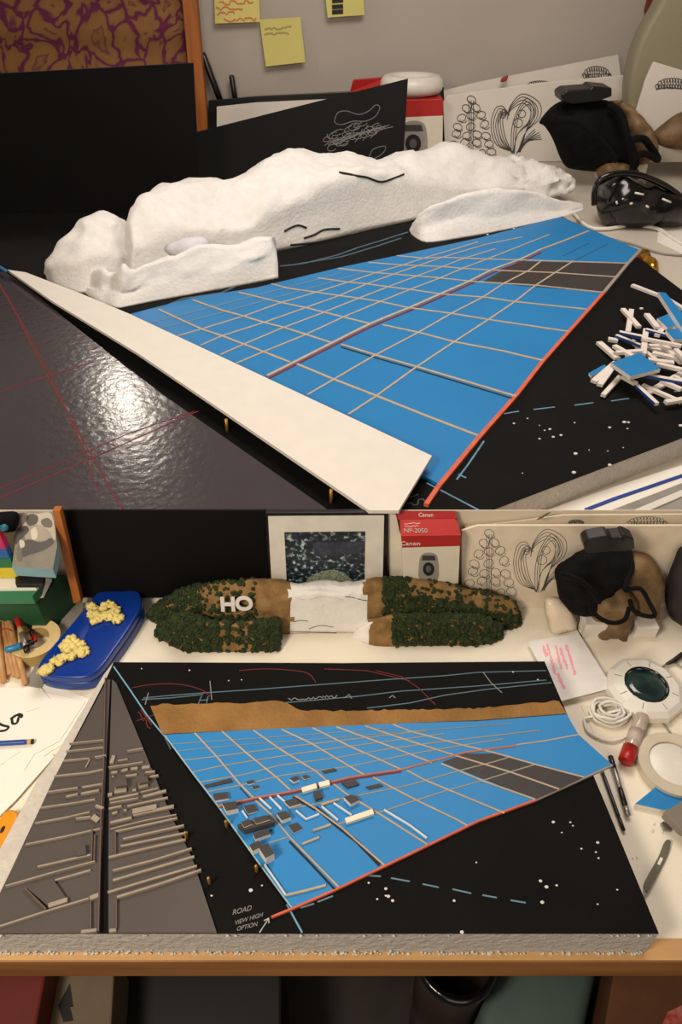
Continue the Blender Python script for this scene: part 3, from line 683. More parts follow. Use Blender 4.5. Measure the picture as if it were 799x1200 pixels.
# ================================================================= LOWER BENCH
# ---- back row
ql = lean(.772, ZL, 2)
one(board('display_board', [(88, 700), (62, 598.6), (312, 598.6), (322, 701)], lean(.778, ZL, 3), .004, blk_card), 'black panel leaning on the divider behind the forested hill on the lower bench', 'panel')
one(board('wooden_post', [(61, 598.6), (70, 598.6), (95, 704), (86, 708)], lean(.752, ZL, 2), .012, woodm, .001), 'orange pine post at the left of the lower black panel', 'post')
one(box('post_clip', tuple(P(86, 708, ZL) ), tuple(P(86, 708, ZL) + Vector((.012, .01, .008))), brass, .001), 'small brass coloured clip at the foot of the lower pine post', 'clip')
qf = lean(.765, ZL, 2)
pp = [board('frame', [(311, 601), (455, 600), (453, 702), (316, 702)], qf, .008, blackp, .001)]
qf2 = PL(qf.p + qf.n * .0006, qf.n)
pp.append(board('mount', [(314, 605), (450, 604), (448, 698), (319, 698)], qf2, .0008, M('mount_card', (222, 218, 206), .7)))
pm = bpy.data.materials.new('night_photo'); pm.use_nodes = True; nt = pm.node_tree; N = nt.nodes; b = N['Principled BSDF']; b.inputs['Roughness'].default_value = .3
tc = N.new('ShaderNodeTexCoord'); n1 = N.new('ShaderNodeTexNoise'); n1.inputs['Scale'].default_value = 150; n1.inputs['Detail'].default_value = 6
nt.links.new(tc.outputs['Object'], n1.inputs['Vector']); rp = N.new('ShaderNodeValToRGB'); e = rp.color_ramp.elements
e[0].position = .42; e[0].color = L3((22, 26, 38)); e[1].position = .55; e[1].color = L3((40, 56, 66)); k = e.new(.62); k.color = L3((110, 130, 130)); k = e.new(.70); k.color = L3((200, 200, 205))
nt.links.new(n1.outputs['Fac'], rp.inputs['Fac']); nt.links.new(rp.outputs['Color'], b.inputs['Base Color'])
qf3 = PL(qf.p + qf.n * .0012, qf.n)
ph = board('photo', [(333, 624), (428, 623), (427, 684), (336, 685)], qf3, .0006, pm)
r = random.Random(4)
sp_ = [prism('photo_highlight', [qf3(a, b, .0001) for a, b in circ(r.gauss(352, 12), r.uniform(630, 670), r.uniform(.6, 2), n=6)[:-1]], qf3.n * .0002, M('photo_spark', (170, 200, 215), .6)) for _ in range(14)]
sp_.append(prism('photo_highlight', [qf3(a, b, .0001) for a, b in S2([(362, 683), (366, 674), (384, 668), (398, 669), (408, 676), (412, 683)], 3, True)], qf3.n * .0002, M('photo_tree', (128, 138, 118), .9, .5, 400)))
sp_.append(prism('photo_band', [qf3(a, b, .0001) for a, b in [(366, 636), (427, 634), (427, 648), (370, 652)]], qf3.n * .00015, M('photo_cloud', (58, 62, 76), .9, .3, 100)))
T('picture_frame', 'black framed picture of sparkling lights behind the white middle of the mountain', 'picture frame', pp + [(ph, sp_)])
# camera carton
qc = stand(.752)
cb = [prism('carton_body', [qc(470, 638), qc(539, 637), qc(536, 706), qc(474, 706)], (0, .034, 0), white_box, .0006)]
# sloping red top: front band, then lid going back
cb.append(prism('red_band', [qc(470, 628, .0004), qc(540, 627, .0004), qc(539, 640, .0004), qc(471, 642, .0004)], (0, .0344, 0), red_box, .0005))
tz = qc(500, 628).z
cb.append(mk('red_lid', [qc(470, 628), qc(540, 627), V(533, 608, .775), V(468, 609, .775), qc(470, 631), qc(540, 630), V(533, 611, .775), V(468, 612, .775)], [[0, 1, 2, 3], [7, 6, 5, 4], [0, 4, 5, 1], [1, 5, 6, 2], [2, 6, 7, 3], [3, 7, 4, 0]], red_box))
cb.append(mk('red_flap', [V(466, 609, .777), V(534, 608, .777), V(534, 598.8, .783), V(464, 598.8, .783), V(466, 609, .782), V(534, 608, .782), V(534, 598.8, .788), V(464, 598.8, .788)], [[0, 1, 2, 3], [7, 6, 5, 4], [0, 4, 5, 1], [1, 5, 6, 2], [2, 6, 7, 3], [3, 7, 4, 0]], red_box))
cb += cam_drawing(qc, 502, 665, .78, .0004)
wt = M('white_print', (232, 226, 216), .6)
cb.append(text3('lettering', 'Canon', qc, 481, 637, 4.5, wt))
lidn = (V(533, 608, .775) - qc(470, 628)).cross(qc(540, 627) - qc(470, 628)); lidn = -lidn if lidn.z < 0 else lidn
qlid = PL(qc(470, 628), lidn)
cb.append(text3('lettering', 'NP-2050', qlid, 487, 622, 5, wt)); cb.append(text3('lettering', 'Canon', qlid, 482, 631, .1, wt)) if False else cb.append(text3('lettering', 'NP-2050', qlid, 487, 622, 5, wt))
qfl = PL(V(466, 609, .777), (0, -(V(464, 598.8, .783).z - V(466, 609, .777).z), .006))
cb.append(text3('lettering', 'Canon', qfl, 499, 603.5, 4.5, wt))
cb.append(rib('small_print', [scrib(474, 614, 492, 613, 1.2, 14, 1), scrib(474, 617, 490, 616, 1.2, 14, 2)], qlid, .0006, .0002, wt, .0003))
T('camera_carton', 'red and white camera carton beside the framed picture on the lower bench', 'box', cb)
one(board('white_packet', [(455, 601), (464, 604), (472, 640), (474, 702), (456, 702)], stand(.776), .006, white_box), 'slim white packet squeezed between the frame and the camera carton', 'packet')
# drawing cards
qd0 = lean(.782, ZL, 1)
T('drawing_card', 'pale card on the divider with frill drawings along its top, behind the big plant drawings', 'drawing', [
    board('card', [(545, 618), (600, 612), (660, 604), (799, 603), (850, 604), (850, 702), (548, 702)], qd0, .003, M('card_beige', (220, 206, 184), .8)),  # card slightly darker than the long card before it
    rib('frill_drawing', frill(758, 610, 21, 9, 2), qd0, .0007, .0002, ink_g, .0001), rib('frill_drawing', frill(675, 611, 8, 4, 3), qd0, .0007, .0002, ink_g, .0001)])
one(tube('coloured_pencil', [V(629, 609, .772), V(634, 606.5, .772), V(639, 603.5, .772), V(645, 600, .772)], [.0007, .0016, .0018, .0006], M('red_green_tip', (150, 50, 30), .5, col2=(30, 90, 80), vs=200), 8), 'tiny red and green pencil tip above the swirling plant drawing', 'pencil')
qd = lean(.768, ZL, 2)
T('drawing_card', 'long white card with a drawn bud plant and swirling plant behind the right hill', 'drawing', [
    board('card', [(541, 622), (560, 616), (799, 616), (850, 617), (850, 716), (540, 716)], qd, .004, M('card_warm', (228, 214, 192), .8), .001),
    rib('bud_drawing', plant(573, 662, 1.05), qd, .0008, .0002, ink_g, .0001), rib('swirl_drawing', swirl(633, 658, .95), qd, .0008, .0002, ink_g, .0001)])
one(inflate('plastic_wrap', [(638, 702), (655, 700), (668, 712), (676, 735), (662, 742), (648, 745), (640, 725)], lean(.715, ZL, 30), .012, M('milky_plastic', (226, 212, 190), .3, .04), .004, 60, 9), 'crumpled milky plastic wrap beside the black and tan bag on the lower bench', 'plastic wrap')
one(box('white_block', tuple(P(682, 748, ZL)), tuple(P(692, 748, ZL) + Vector((.05, .03, .03))), card, .002), 'white block under the bag on the lower bench', 'block')
one(box('white_block', tuple(P(742, 748, ZL)), tuple(P(768, 748, ZL) + Vector((.0, .025, .025))), card, .002), 'white block at the right under the tan side of the lower bag', 'block')
# lower bag
q7 = lean(.73, ZL, 12)
bb = inflate('black_body', [(650, 667), (665, 655), (685, 643), (712, 638), (737, 642), (743, 660), (735, 678), (720, 690), (708, 700), (692, 717), (667, 716), (655, 700), (652, 685)], q7, .034, blackf, .016, 28, 22)
br = inflate('tan_side', [(728, 650), (742, 647), (759, 650), (772, 665), (778, 682), (774, 702), (767, 724), (755, 716), (742, 712), (735, 690)], PL(q7.p + Vector((0, .008, 0)), q7.n), .03, leather, .014, 34, 18)
b3 = inflate('tan_front', [(695, 705), (708, 694), (722, 686), (738, 694), (748, 706), (742, 722), (734, 748), (722, 757), (710, 746), (704, 752), (694, 740)], PL(q7.p + Vector((0, -.014, 0)), q7.n), .022, leather, .014, 50, 18)
stp = [tube('strap', smoothc([V(a, b, yy) for a, b, yy in s], 5), .0035, blackf, 6) for s in (
    [(737, 645, .71), (741, 665, .69), (735, 680, .68), (732, 692, .67)], [(733, 692, .67), (750, 690, .69), (760, 705, .69), (767, 722, .70), (745, 718, .68), (738, 704, .67)],
    [(690, 712, .67), (702, 724, .66), (718, 730, .655), (732, 726, .66), (737, 712, .665)], [(656, 672, .70), (680, 680, .69), (695, 695, .68), (702, 706, .68)])]
th = [tube('cord', [V(a, b, .69) for a, b in S2([(675, 716), (679, 726), (676, 736), (682, 746)], 4)], .0008, blackf, 5)]
T('carry_bag', 'black and tan bag with loops leaning before the drawings on the lower bench', 'bag', [bb, br, b3] + stp + th)
one(prism('black_device', [V(a, b, .722) for a, b in [(684, 637), (689, 632), (712, 628), (716, 631), (728, 630), (731, 627), (743, 632), (744, 643), (738, 646), (690, 649), (685, 645)]], (0, .022, 0), blackp, .002), 'flat black device on top of the bag on the lower bench', 'device')
one(inflate('dark_sleeve', [(799, 640), (790, 655), (781, 680), (779, 705), (786, 725), (799, 742), (830, 740), (830, 640)], lean(.74, ZL, 10), .02, M('charcoal_fabric', (40, 36, 36), .7, .2, 20), .008, 30, 12), 'charcoal fabric sleeve at the right edge beside the tan bag', 'fabric')
one(tube('black_cable_end', [P(781, 778, ZL + .006), P(790, 774, ZL + .006), P(799, 767, ZL + .008), P(815, 760, ZL + .01)], [.002, .004, .004, .003], blackp, 8), 'black cable plug at the right edge below the charcoal sleeve', 'plug')
one(tube('cable_loop', [P(a, b, ZL + .003) for a, b in S2([(775, 782), (786, 776), (799, 782), (815, 790)], 5)], .0012, greym, 6), 'thin grey cable loop at the right edge above the round device', 'cable')

# ---- lower left
# colour stripe stack
zc = ZL + .03
cs = [(5, 622, 636, (196, 36, 30)), (5, 636, 647, (176, 22, 92)), (5, 645, 655, (20, 84, 150)), (5, 655, 666, (16, 104, 62)), (5, 665, 680, (206, 186, 40))]
bandp = []
ys = .7225
for i, (y0, y1, c) in enumerate([(623, 632, (190, 34, 28)), (632, 644, (176, 22, 92)), (644, 655, (20, 84, 150)), (655, 666, (16, 104, 62)), (666, 678, (206, 186, 40))]):
    a, c0 = V(12, y0, ys), V(12, y1, ys); x1 = V(10, 650, ys).x; x0 = V(-60, 650, ys).x
    bandp.append(prism('colour_band', [(x0, ys, a.z), (x1, ys, a.z), (x1, ys, c0.z + .0004), (x0, ys, c0.z + .0004)], (0, .012, 0), M('band_%d' % i, c, .5), .0012))
T('striped_block', 'block striped red, magenta, blue, green and yellow at the left edge', 'block', bandp)
gfront = V(30, 711, .704).z
one(prism('green_box', [P(-60, 707, gfront), P(43, 707, gfront), P(76, 673, gfront), P(-60, 673, gfront)], (0, 0, ZL - gfront + .0005), green, .001), 'dark green box under the papers at the left of the pine post', 'box')
gz = gfront
def stack(name, px, z, t, mat, label, cat, bev=0): return one(slab(name, px, z, t, mat, bevel=bev), label, cat)
stack('black_folder', [(-60, 704), (42, 704), (52, 694), (62, 676), (-60, 676)], gz + .009, .0088, M('blk_folder', (24, 22, 24), .5), 'black folder lying on the dark green box', 'folder')
stack('white_pages', [(30, 701), (50, 698), (60, 678), (-20, 670), (-60, 690)], gz + .014, .0048, paper, 'loose white pages between the green folder and the black folder', 'paper')
zwp = V(20, 690, .706).z
stack('green_folder', [(-60, 699), (38, 699), (46, 688), (50, 672), (-60, 672)], zwp - .006, zwp - .006 - gz - .0142, green2, 'green folder under the book with the black and white cover', 'folder')
stack('white_pages', [(-60, 690), (42, 689), (48, 682), (52, 668), (-60, 668)], zwp, .0058, paper, 'white pages on the green folder under the book', 'paper')
zb0 = V(40, 665, .715).z
qb = PL((0, .715, zb0), (0, -sin(radians(44)), cos(radians(44))))
bpx = [(14, 664), (62, 667), (67, 640), (63, 600), (22, 601)]
one(slab('gap_shade_wedge', [(18, 684), (50, 684), (52, 672), (18, 672)], zwp + .0085, .0083, M('blk_folder', (24, 22, 24), .5)), 'dark wedge standing for the shaded gap between the photo book and the white pages', 'shade wedge')  # dark slab painted in as the shade of the gap under the tilted book
pages = prism('page_block', [qb(a, b, -.0012) for a, b in bpx], (0, 0, -.0185), M('pale_blue_pages', (120, 158, 166), .6), .0005)
cover = prism('cover', [qb(a, b, 0) for a, b in bpx], qb.n * -.0012, M('cover_grey', (112, 106, 94), .5, .15, 40))
def pc(name, pts, col, h=.0003): return prism(name, [qb(a, b, h) for a, b in S2(pts, 3, True)], qb.n * .0002, M('cov_%s' % str(col), col, .5, .1))
fig = [pc('cover_print', [(26, 603), (45, 602), (60, 602), (65, 632), (50, 630), (30, 625)], (176, 166, 146), .0001),
       pc('cover_print', [(31, 612), (32, 605), (38, 602), (44, 605), (44, 611), (40, 615), (34, 616)], (60, 52, 46), .0008),
       pc('cover_print', [(30, 618), (38, 614), (48, 616), (57, 622), (60, 632), (44, 634), (30, 632)], (150, 142, 126), .0004),
       pc('cover_print', [(16, 632), (20, 620), (30, 616), (34, 622), (24, 632), (18, 638)], (40, 36, 32), .0006),
       pc('cover_print', [(24, 638), (34, 632), (48, 636), (60, 630), (62, 637), (50, 645), (34, 650), (26, 652)], (52, 46, 42), .0006),
       pc('cover_print', [(20, 642), (24, 637), (26, 650), (24, 658), (20, 654)], (90, 84, 74), .0008),
       pc('cover_print', [(23, 633), (28, 634), (29, 640), (24, 642)], (190, 184, 166), .0009),
       pc('cover_print', [(48, 610), (56, 607), (61, 612), (60, 618), (51, 617)], (84, 76, 68), .0004), pc('cover_print', [(36, 622), (42, 618), (44, 630), (38, 632)], (196, 190, 172), .0008)]
T('photo_book', 'thick book with a black and white photograph of a crouching person on its cover', 'book', [pages, (cover, fig)])
one(inflate('black_pouch', [(-50, 605), (0, 600), (18, 599.5), (23, 606), (20, 618), (10, 624), (-50, 624)], lean(.738, ZL, 4), .010, blackf, .004, 40, 9), 'black pouch at the left edge above the striped block', 'pouch')
one(inflate('teal_clip', [(0, 616), (6, 614), (10, 618), (8, 622), (0, 622)], lean(.716, ZL, 4), .004, M('teal_plastic', (24, 110, 130), .4), .001, 40, 6), 'small teal clip on the striped block beside the black pouch', 'clip')
# grey rail
one(slab('grey_rail', [(84, 706), (99, 706), (98, 712), (48, 806), (28, 802)], ZL + .004, .0038, greym, bevel=.0008), 'flat grey rail beside the blue case on the lower bench', 'rail')
# masking tape
tcn = P(50, 768, ZL + .014); 
def px2m(p, z=ZL): return (P(p[0] + 1, p[1], z) - P(p[0], p[1], z)).length
R = 28 * px2m((45, 750)); ri = R * .56
tcn = P(43, 753, ZL + .012); tcn.z = ZL + .0005
one(lathe('masking_tape', tcn, [(ri, 0), (R, 0), (R, .022), (ri, .022), (ri, 0)], None, 40, smooth=False, mi=[0, 0, 1, 0], mats=[tape_s, tapem]), 'roll of masking tape beside the blue case with pens standing in it', 'tape')
def pen(name, a, b, za, zb, r, mats_, splits, label, cat='pen'):
    A, B = P(a[0], a[1], za), P(b[0], b[1], zb); ps_ = []
    prev = 0
    nm = ['cap', 'barrel', 'tip']
    for i, (s, m) in enumerate(zip(splits, mats_)):
        q0, q1 = A.lerp(B, prev), A.lerp(B, s)
        ps_.append(tube(nm[min(i, 2)], [q0, q0.lerp(q1, .06), q0.lerp(q1, .94), q1], [r * .8, r, r, r * (.8 if i < 2 else .5)], m, 10)); prev = s
    return T(name, label, cat, ps_)
redp = M('red_plastic', (170, 22, 22), .35); tealp = M('sky_plastic', (30, 120, 170), .35)
pen('marker_pen', (20, 724), (32, 764), ZL + .038, ZL + .03, .0045, [redp, tape_s, metal, blackp], [.3, .45, .85, 1], 'red capped silver marker lying across the roll of masking tape', 'marker')
pen('marker_pen', (6, 762), (40, 752), ZL + .03, ZL + .03, .0048, [tealp, blackp], [.55, 1], 'blue capped marker poking out of the roll of masking tape', 'marker')
pen('marker_pen', (15, 736), (24, 756), ZL + .02, ZL + .014, .0045, [M('navy_plastic', (30, 44, 96), .4), redp], [.5, 1], 'navy marker standing inside the roll of masking tape', 'marker')
pen('marker_pen', (34, 732), (42, 752), ZL + .022, ZL + .014, .004, [blackp, redp], [.6, 1], 'dark marker with a red end inside the right of the tape roll', 'marker')
sw = wood('pale_stick', (168, 120, 72), (200, 154, 104), (60, 6, 60))
for i, (a, b) in enumerate((((-8, 714), (4, 786)), ((0, 718), (17, 792)), ((-4, 712), (12, 790)), ((3, 712), (22, 794)), ((8, 716), (30, 802)), ((-3, 730), (4, 800)))):
    A, B = P(a[0], a[1], ZL + .034), P(b[0], b[1], ZL + .006); 
    one(tube('wooden_stick', [A, B], [.006, .0045], sw, 6), 'pale wooden stick in the banded bundle left of the masking tape', 'stick', 'bundle of wooden sticks')
one(tube('red_band', [P(6, 742, ZL + .026) + Vector((.013 * cos(t), .002 * sin(t), .008 * sin(t))) for t in [2 * pi * i / 16 for i in range(16)]], .001, redp, 6, True), 'red rubber band around the bundle of wooden sticks', 'rubber band')
# blue case
ztc = ZL + .032
case = S2([(117, 693), (140, 692), (160, 692), (165, 700), (165, 712), (150, 738), (133, 762), (120, 780), (108, 790), (92, 794), (66, 793), (48, 789), (44, 782), (52, 768), (74, 742), (96, 716), (108, 701)], 3, True)
c1 = prism('lid', [P(a, b, ztc) for a, b in case], (0, 0, -.014), blue_case, .003, True, seg=3)
c2 = prism('tray', [P(a, b, ztc) + Vector((0, 0, -.0145)) for a, b in case], (0, 0, -.017), M('blue_plastic_dark', (12, 58, 132), .3), .002, True)
c3 = prism('lid_panel', [P(a, b, ztc) for a, b in S2([(100, 722), (112, 714), (104, 738), (86, 766), (74, 774), (64, 772), (80, 748)], 3, True)], (0, 0, .001), blue_case, .0006, True)
c4 = box('latch', tuple(P(120, 782, ZL + .012)), tuple(P(127, 782, ZL + .012) + Vector((0, .008, .012))), M('blue_plastic_dark', (12, 58, 132), .3), .001)
for v in c3.data.vertices: pass
T('blue_case', 'blue plastic case carrying two lumps of yellow foam', 'case', [c1, c2, c3, c4])
def lump(pxs, label, n, seed, inp):
    r = random.Random(seed); b = bmesh.new()
    for i in range(n):
        a, c = r.choice(inp); a += r.uniform(-4, 4); c += r.uniform(-3, 3); p = P(a, c, ztc + .004); s = r.uniform(.0035, .0068)
        g = bmesh.ops.create_icosphere(b, subdivisions=2, radius=s)
        for v in g['verts']:
            v.co += noise.noise_vector(v.co * 260 + Vector((i, 0, 0))) * s * .7; v.co.z *= .8; v.co += p; v.co.z = max(v.co.z, ztc + .0012)
    me = bpy.data.meshes.new('yellow_foam'); b.to_mesh(me); b.free(); me.materials.append(yfoam)
    for p in me.polygons: p.use_smooth = True
    o = bpy.data.objects.new('yellow_foam', me); COL.objects.link(o); one(o, label, 'foam')
lump(None, 'crumbly yellow foam lump at the near end of the blue case', 80, 3, [(82, 750), (88, 756), (76, 760), (92, 764), (84, 768), (100, 762), (72, 772), (66, 776), (58, 782), (54, 785), (78, 764), (94, 756)])
lump(None, 'crumbly yellow foam lump at the far end of the blue case', 78, 5, [(108, 712), (114, 718), (122, 710), (130, 708), (134, 714), (118, 724), (112, 726), (126, 722), (138, 726), (108, 720), (132, 718)])
# papers
one(slab('paper_sheet', [(-60, 803), (20, 806), (60, 800), (130, 830), (92, 862), (60, 880), (26, 905), (0, 958), (-60, 960)], ZL + .0015, .0012, paper), 'large white paper under the lettered sheet at the left edge', 'paper')
sh = slab('sheet', [(-60, 815), (30, 805), (100, 822), (70, 868), (40, 884), (-5, 955), (-60, 955)], ZL + .003, .001, paper)
tw = [rib('black_mark', [S2([(-4, 846), (3, 850), (10, 852), (6, 856), (-3, 857)], 4), S2([(14, 843), (15, 848), (20, 847), (22, 841), (26, 839), (22, 837), (14, 842)], 4), S2([(12, 843), (20, 838), (26, 841)], 4)], flat(ZL + .003), .0035, .0002, ink),
      rib('faint_line', [[(32, 834), (47, 829)], [(0, 897), (24, 881)], [(48, 806), (59, 819)]], flat(ZL + .003), .0008, .0002, M('faint_line', (200, 190, 170), .8))]
T('paper_sheet', 'white sheet with bold black marks under the blue pencil', 'paper', [(sh, tw)])
one(slab('paper_sheet', [(60, 884), (64, 886), (18, 938), (-2, 958), (-20, 956), (40, 890)], ZL + .006, .001, paper), 'curled white paper edge pointing at the orange knife', 'paper')
pen('blue_pencil', (-30, 873), (39, 869), ZL + .0075, ZL + .0075, .0035, [M('pencil_blue', (26, 70, 150), .4), M('pencil_wood', (206, 166, 110), .6), ink], [.9, .97, 1], 'blue pencil lying on the white sheet at the left edge', 'pencil')
kb = prism('handle', [P(a, b, ZL + .014) for a, b in S2([(-12, 1000), (-6, 972), (2, 954), (12, 948), (20, 951), (21, 960), (14, 978), (4, 996), (-4, 1012)], 3, True)], (0, 0, -.0138), orange_p, .003, True)
ks = prism('slot', [P(a, b, ZL + .0142) for a, b in circ(3, 972, 2, 5, rot=30)[:-1]], (0, 0, -.001), ink)
T('craft_knife', 'orange yellow craft knife handle at the left edge beside the model board', 'knife', [kb, ks])

# ---- lower model board
YB = P(400, 1094, ZLB).y
fbp = [(133, 776), (400, 777), (638, 775), (700, 920), (772, 1094), (-90, 1094), (-80, 1050), (0, 995), (45, 912), (62, 890), (122, 790)]
foamb = slab('foam_base', fbp, ZLB - .0012, ZLB - .0014 - ZL, foam_grey)
# subdivide-free ragged lip on the front face
r = random.Random(9)
vs_, fs_ = [], []
bkp = [(133, 776), (400, 777), (638, 775), (700, 920), (772, 1094), (-20, 1094), (-6, 1060), (62, 915), (126, 792)]
sheet_ = slab('black_sheet', bkp, ZLB, .0011, blk)
mb = [foamb, sheet_]
# ragged foam beads on the front edges
b = bmesh.new()
for i in range(300):
    x = r.uniform(-.40, P(768, 1094, ZLB).x); p = Vector((x, YB - .001, ZL + abs(r.gauss(0, .004)) + .001 if r.random() < .93 else ZLB - .003))
    s = r.uniform(.0008, .0020); g = bmesh.ops.create_icosphere(b, subdivisions=1, radius=s)
    for v in g['verts']: v.co += p
me = bpy.data.meshes.new('foam_beads'); b.to_mesh(me); b.free(); me.materials.append(M('bead_white', (206, 200, 188), .9))
fbd = bpy.data.objects.new('foam_beads', me); COL.objects.link(fbd); fbd['kind'] = 'stuff'; mb.append(fbd)
r = random.Random(2)
def jag(x0, y0, x1, y1, n, a): return [(x0 + (x1 - x0) * i / n, y0 + (y1 - y0) * i / n + r.uniform(-a, a)) for i in range(n + 1)]
mb.append(slab('ochre_strip', jag(176, 826, 330, 822, 22, 1.3) + jag(336, 824, 352, 832, 3, 1) + jag(360, 833, 560, 830, 40, 1.2) + jag(566, 829, 655, 821, 14, 1.2) + [(664, 836), (560, 844), (460, 848), (300, 855), (190, 860)], ZLB + .0012, .0012, sand))
fl = flat(ZLB)
mb.append(rib('blue_pencil_line', [[(133, 781), (152, 808), (172, 838), (192, 862), (200, 878)], [(168, 818), (200, 815), (240, 812), (300, 808), (380, 802), (460, 796), (520, 792), (560, 788), (640, 786)], [(330, 824), (420, 816), (470, 810), (560, 804), (640, 797)], [(430, 830), (480, 824), (520, 815), (570, 808), (646, 800)], [(166, 820), (200, 818), (238, 814)], [(236, 816), (232, 826)], [(244, 816), (242, 824)], [(235, 821), (244, 820)], [(300, 823), (335, 824)]], fl, .0014, .0003, M('dim_blue_pencil', (84, 112, 124), .8)))
for l_ in ([(133, 781), (152, 808), (172, 838), (192, 862)], [(336, 1060), (354, 1093)]): mb.append(rib('light_blue_line', [l_], fl, .0018, .0004, M('bright_blue_pencil', (110, 160, 186), .8)))
mb.append(rib('red_pencil_line', [S2([(155, 806), (180, 802), (210, 802), (235, 808), (246, 816)], 5), S2([(280, 786), (310, 784), (345, 786), (362, 790), (370, 800)], 5), [(165, 832), (178, 850)], [(160, 845), (180, 838)], [(440, 786), (470, 793), (490, 806), (510, 826)], scrib(162, 836, 176, 852, 5, 9, 3), [(380, 784), (430, 786), (480, 798)]], fl, .0011, .0003, M('dim_red', (110, 30, 30), .8)))
mb.append(rib('white_pencil_line', [[(246, 798), (248, 820)], scrib(338, 820, 396, 816, 3, 34, 4), [(174, 812), (170, 826)], [(566, 788), (575, 800), (588, 812)], [(404, 818), (409, 814), (412, 819)], [(456, 818), (460, 815), (463, 818)]], fl, .0012, .0003, M('dim_white', (136, 132, 128), .8)))
for l_ in ([[(431, 1026), (446, 1027)], [(458, 1029), (480, 1033)], [(495, 1036), (514, 1040)], [(530, 1042), (552, 1047)], [(565, 1049), (582, 1052)], [(598, 1055), (616, 1058)], [(352, 1064), (368, 1059)], [(372, 1057), (390, 1050)]]): mb.append(rib('pencil_dash', [l_], fl, .0016, .0003, M('dash_blue', (96, 130, 146), .8)))
for s, x, y, h, a in (('ROAD', 283, 1067, 6, .25), ('VIEW HIGH', 291, 1077, 5, .3), ('OPTION', 289, 1086, 5, .25)):
    mb.append(text3('handwriting', s, fl, x, y, h, M('faded_white', (140, 138, 134), .8), .0001, a, shear=.35))
mb.append(rib('arrow', [[(304, 1093), (315, 1076)], [(309, 1079), (315, 1076), (315, 1082)]], fl, .001, .0003, chalk_w))
# blue panel
bl_poly = [(192, 861), (300, 855), (460, 848), (560, 845), (664, 837), (678, 861), (717, 896), (684, 911), (627, 938), (561, 962), (501, 991), (397, 1041), (342, 1065), (255, 945)]
ZT = ZLB + .0035; pz = flat(ZT)
bp_ = slab('blue_panel', bl_poly, ZT, .0035, blue_d)
cross_l = [[(228, 859), (254, 887), (282, 920), (297, 935)], [(299, 938), (318, 955), (341, 983), (397, 1040)], [(260, 857), (288, 882), (325, 912), (340, 926)], [(346, 933), (370, 948), (400, 970), (450, 1014)],
 [(297, 856), (328, 878), (370, 904), (384, 916)], [(390, 918), (405, 930), (443, 953), (501, 990)], [(330, 855), (366, 872), (394, 889), (428, 909)], [(437, 911), (463, 925), (490, 939), (534, 960), (548, 968)],
 [(366, 853), (408, 874), (444, 890), (470, 902)], [(477, 903), (497, 914), (526, 926), (591, 953)], [(394, 852), (460, 876), (506, 894)], [(517, 895), (565, 915), (627, 937)],
 [(428, 851), (460, 862), (497, 874), (538, 887), (598, 905), (655, 925)], [(460, 849), (480, 857), (540, 873), (578, 882), (627, 896), (684, 911)]]
long_l = [[(215, 891), (250, 887), (288, 882), (340, 875), (408, 867), (450, 862), (500, 856)], [(225, 905), (262, 897), (300, 891), (344, 884), (400, 876), (460, 868), (520, 860)],
 [(233, 917), (285, 908), (328, 897), (395, 888), (460, 877), (520, 869), (580, 862), (633, 856)], [(243, 928), (283, 920), (330, 909), (410, 898), (480, 884), (545, 873), (590, 866)],
 [(340, 948), (400, 936), (420, 932), (480, 920), (535, 904), (578, 893), (595, 888)], [(315, 988), (337, 981)], [(395, 966), (445, 952), (487, 938), (525, 926), (568, 914), (600, 904), (627, 896)]]
gl = [rib('grid_strip', [l], pz, .0020, .0008, foam_core) for l in cross_l] + [rib('grid_strip', [l], pz, .0014, .0005, M('long_core', (150, 146, 130), .8)) for l in long_l]
gl += [rib('grid_strip', [l], pz, .0014, .0004, M('faint_grid', (110, 134, 150), .7)) for l in ([(201, 872), (273, 867), (400, 858), (460, 853)], [(208, 880), (280, 873), (400, 864), (520, 854), (600, 848)])]
gl.append(rib('centre_strip', [[(255, 945), (300, 935), (345, 927), (410, 911), (470, 902), (545, 882), (605, 874)]], pz, .0020, .0010, M('centre_strip', (176, 112, 86), .8)))
gl.append(rib('grid_strip', [[(605, 873), (640, 868), (678, 861)]], pz, .0016, .0006, foam_core))
gl.append(rib('centre_red_line', [[(257, 947), (300, 937.5), (345, 929.5), (410, 913.5), (470, 904.5)]], pz, .0016, .0010, redl))
for g, w in (([(372, 945), (398, 968), (420, 985), (447, 1013)], .004), ([(345, 933), (372, 949)], .002), ([(341, 985), (365, 1010), (394, 1041)], .0022), ([(283, 922), (296, 936)], .001)): gl.append(rib('dark_gap', [[(a - 2, b + 1) for a, b in g]], pz, w, .0006, ink))
gl.append(rib('left_edge_line', [[(193, 862), (225, 905), (258, 948), (300, 1007), (342, 1064)]], pz, .0016, .0006, M('pale_blue_line', (150, 180, 190), .7)))
dk = slab('charcoal_patch', [(518, 893), (545, 883), (578, 883), (684, 911), (655, 925), (627, 937)], ZT + .0005, .0005, dk_panel)
for l_ in ([scrib(563, 888, 568, 886, 3, 4, 3), scrib(584, 898, 592, 895, 3, 6, 4), scrib(564, 905, 570, 902, 3, 4, 5), scrib(609, 921, 614, 918, 3, 5, 6), scrib(625, 909, 631, 906, 3, 5, 6)]): gl.append(rib('patch_number', [l_], flat(ZT + .0005), .0009, .0002, M('dull_red', (110, 36, 40), .8)))
mb += [(bp_, gl), dk]
mb.append(rib('orange_edge', [[(318, 1076), (345, 1065), (397, 1042), (501, 992), (561, 963), (627, 939)]], fl, .0021, .0037, orange))
mb.append(rib('pale_edge', [[(627, 939), (684, 913), (717, 898)]], fl, .002, .0036, M('pale_edge', (150, 140, 132), .7)))
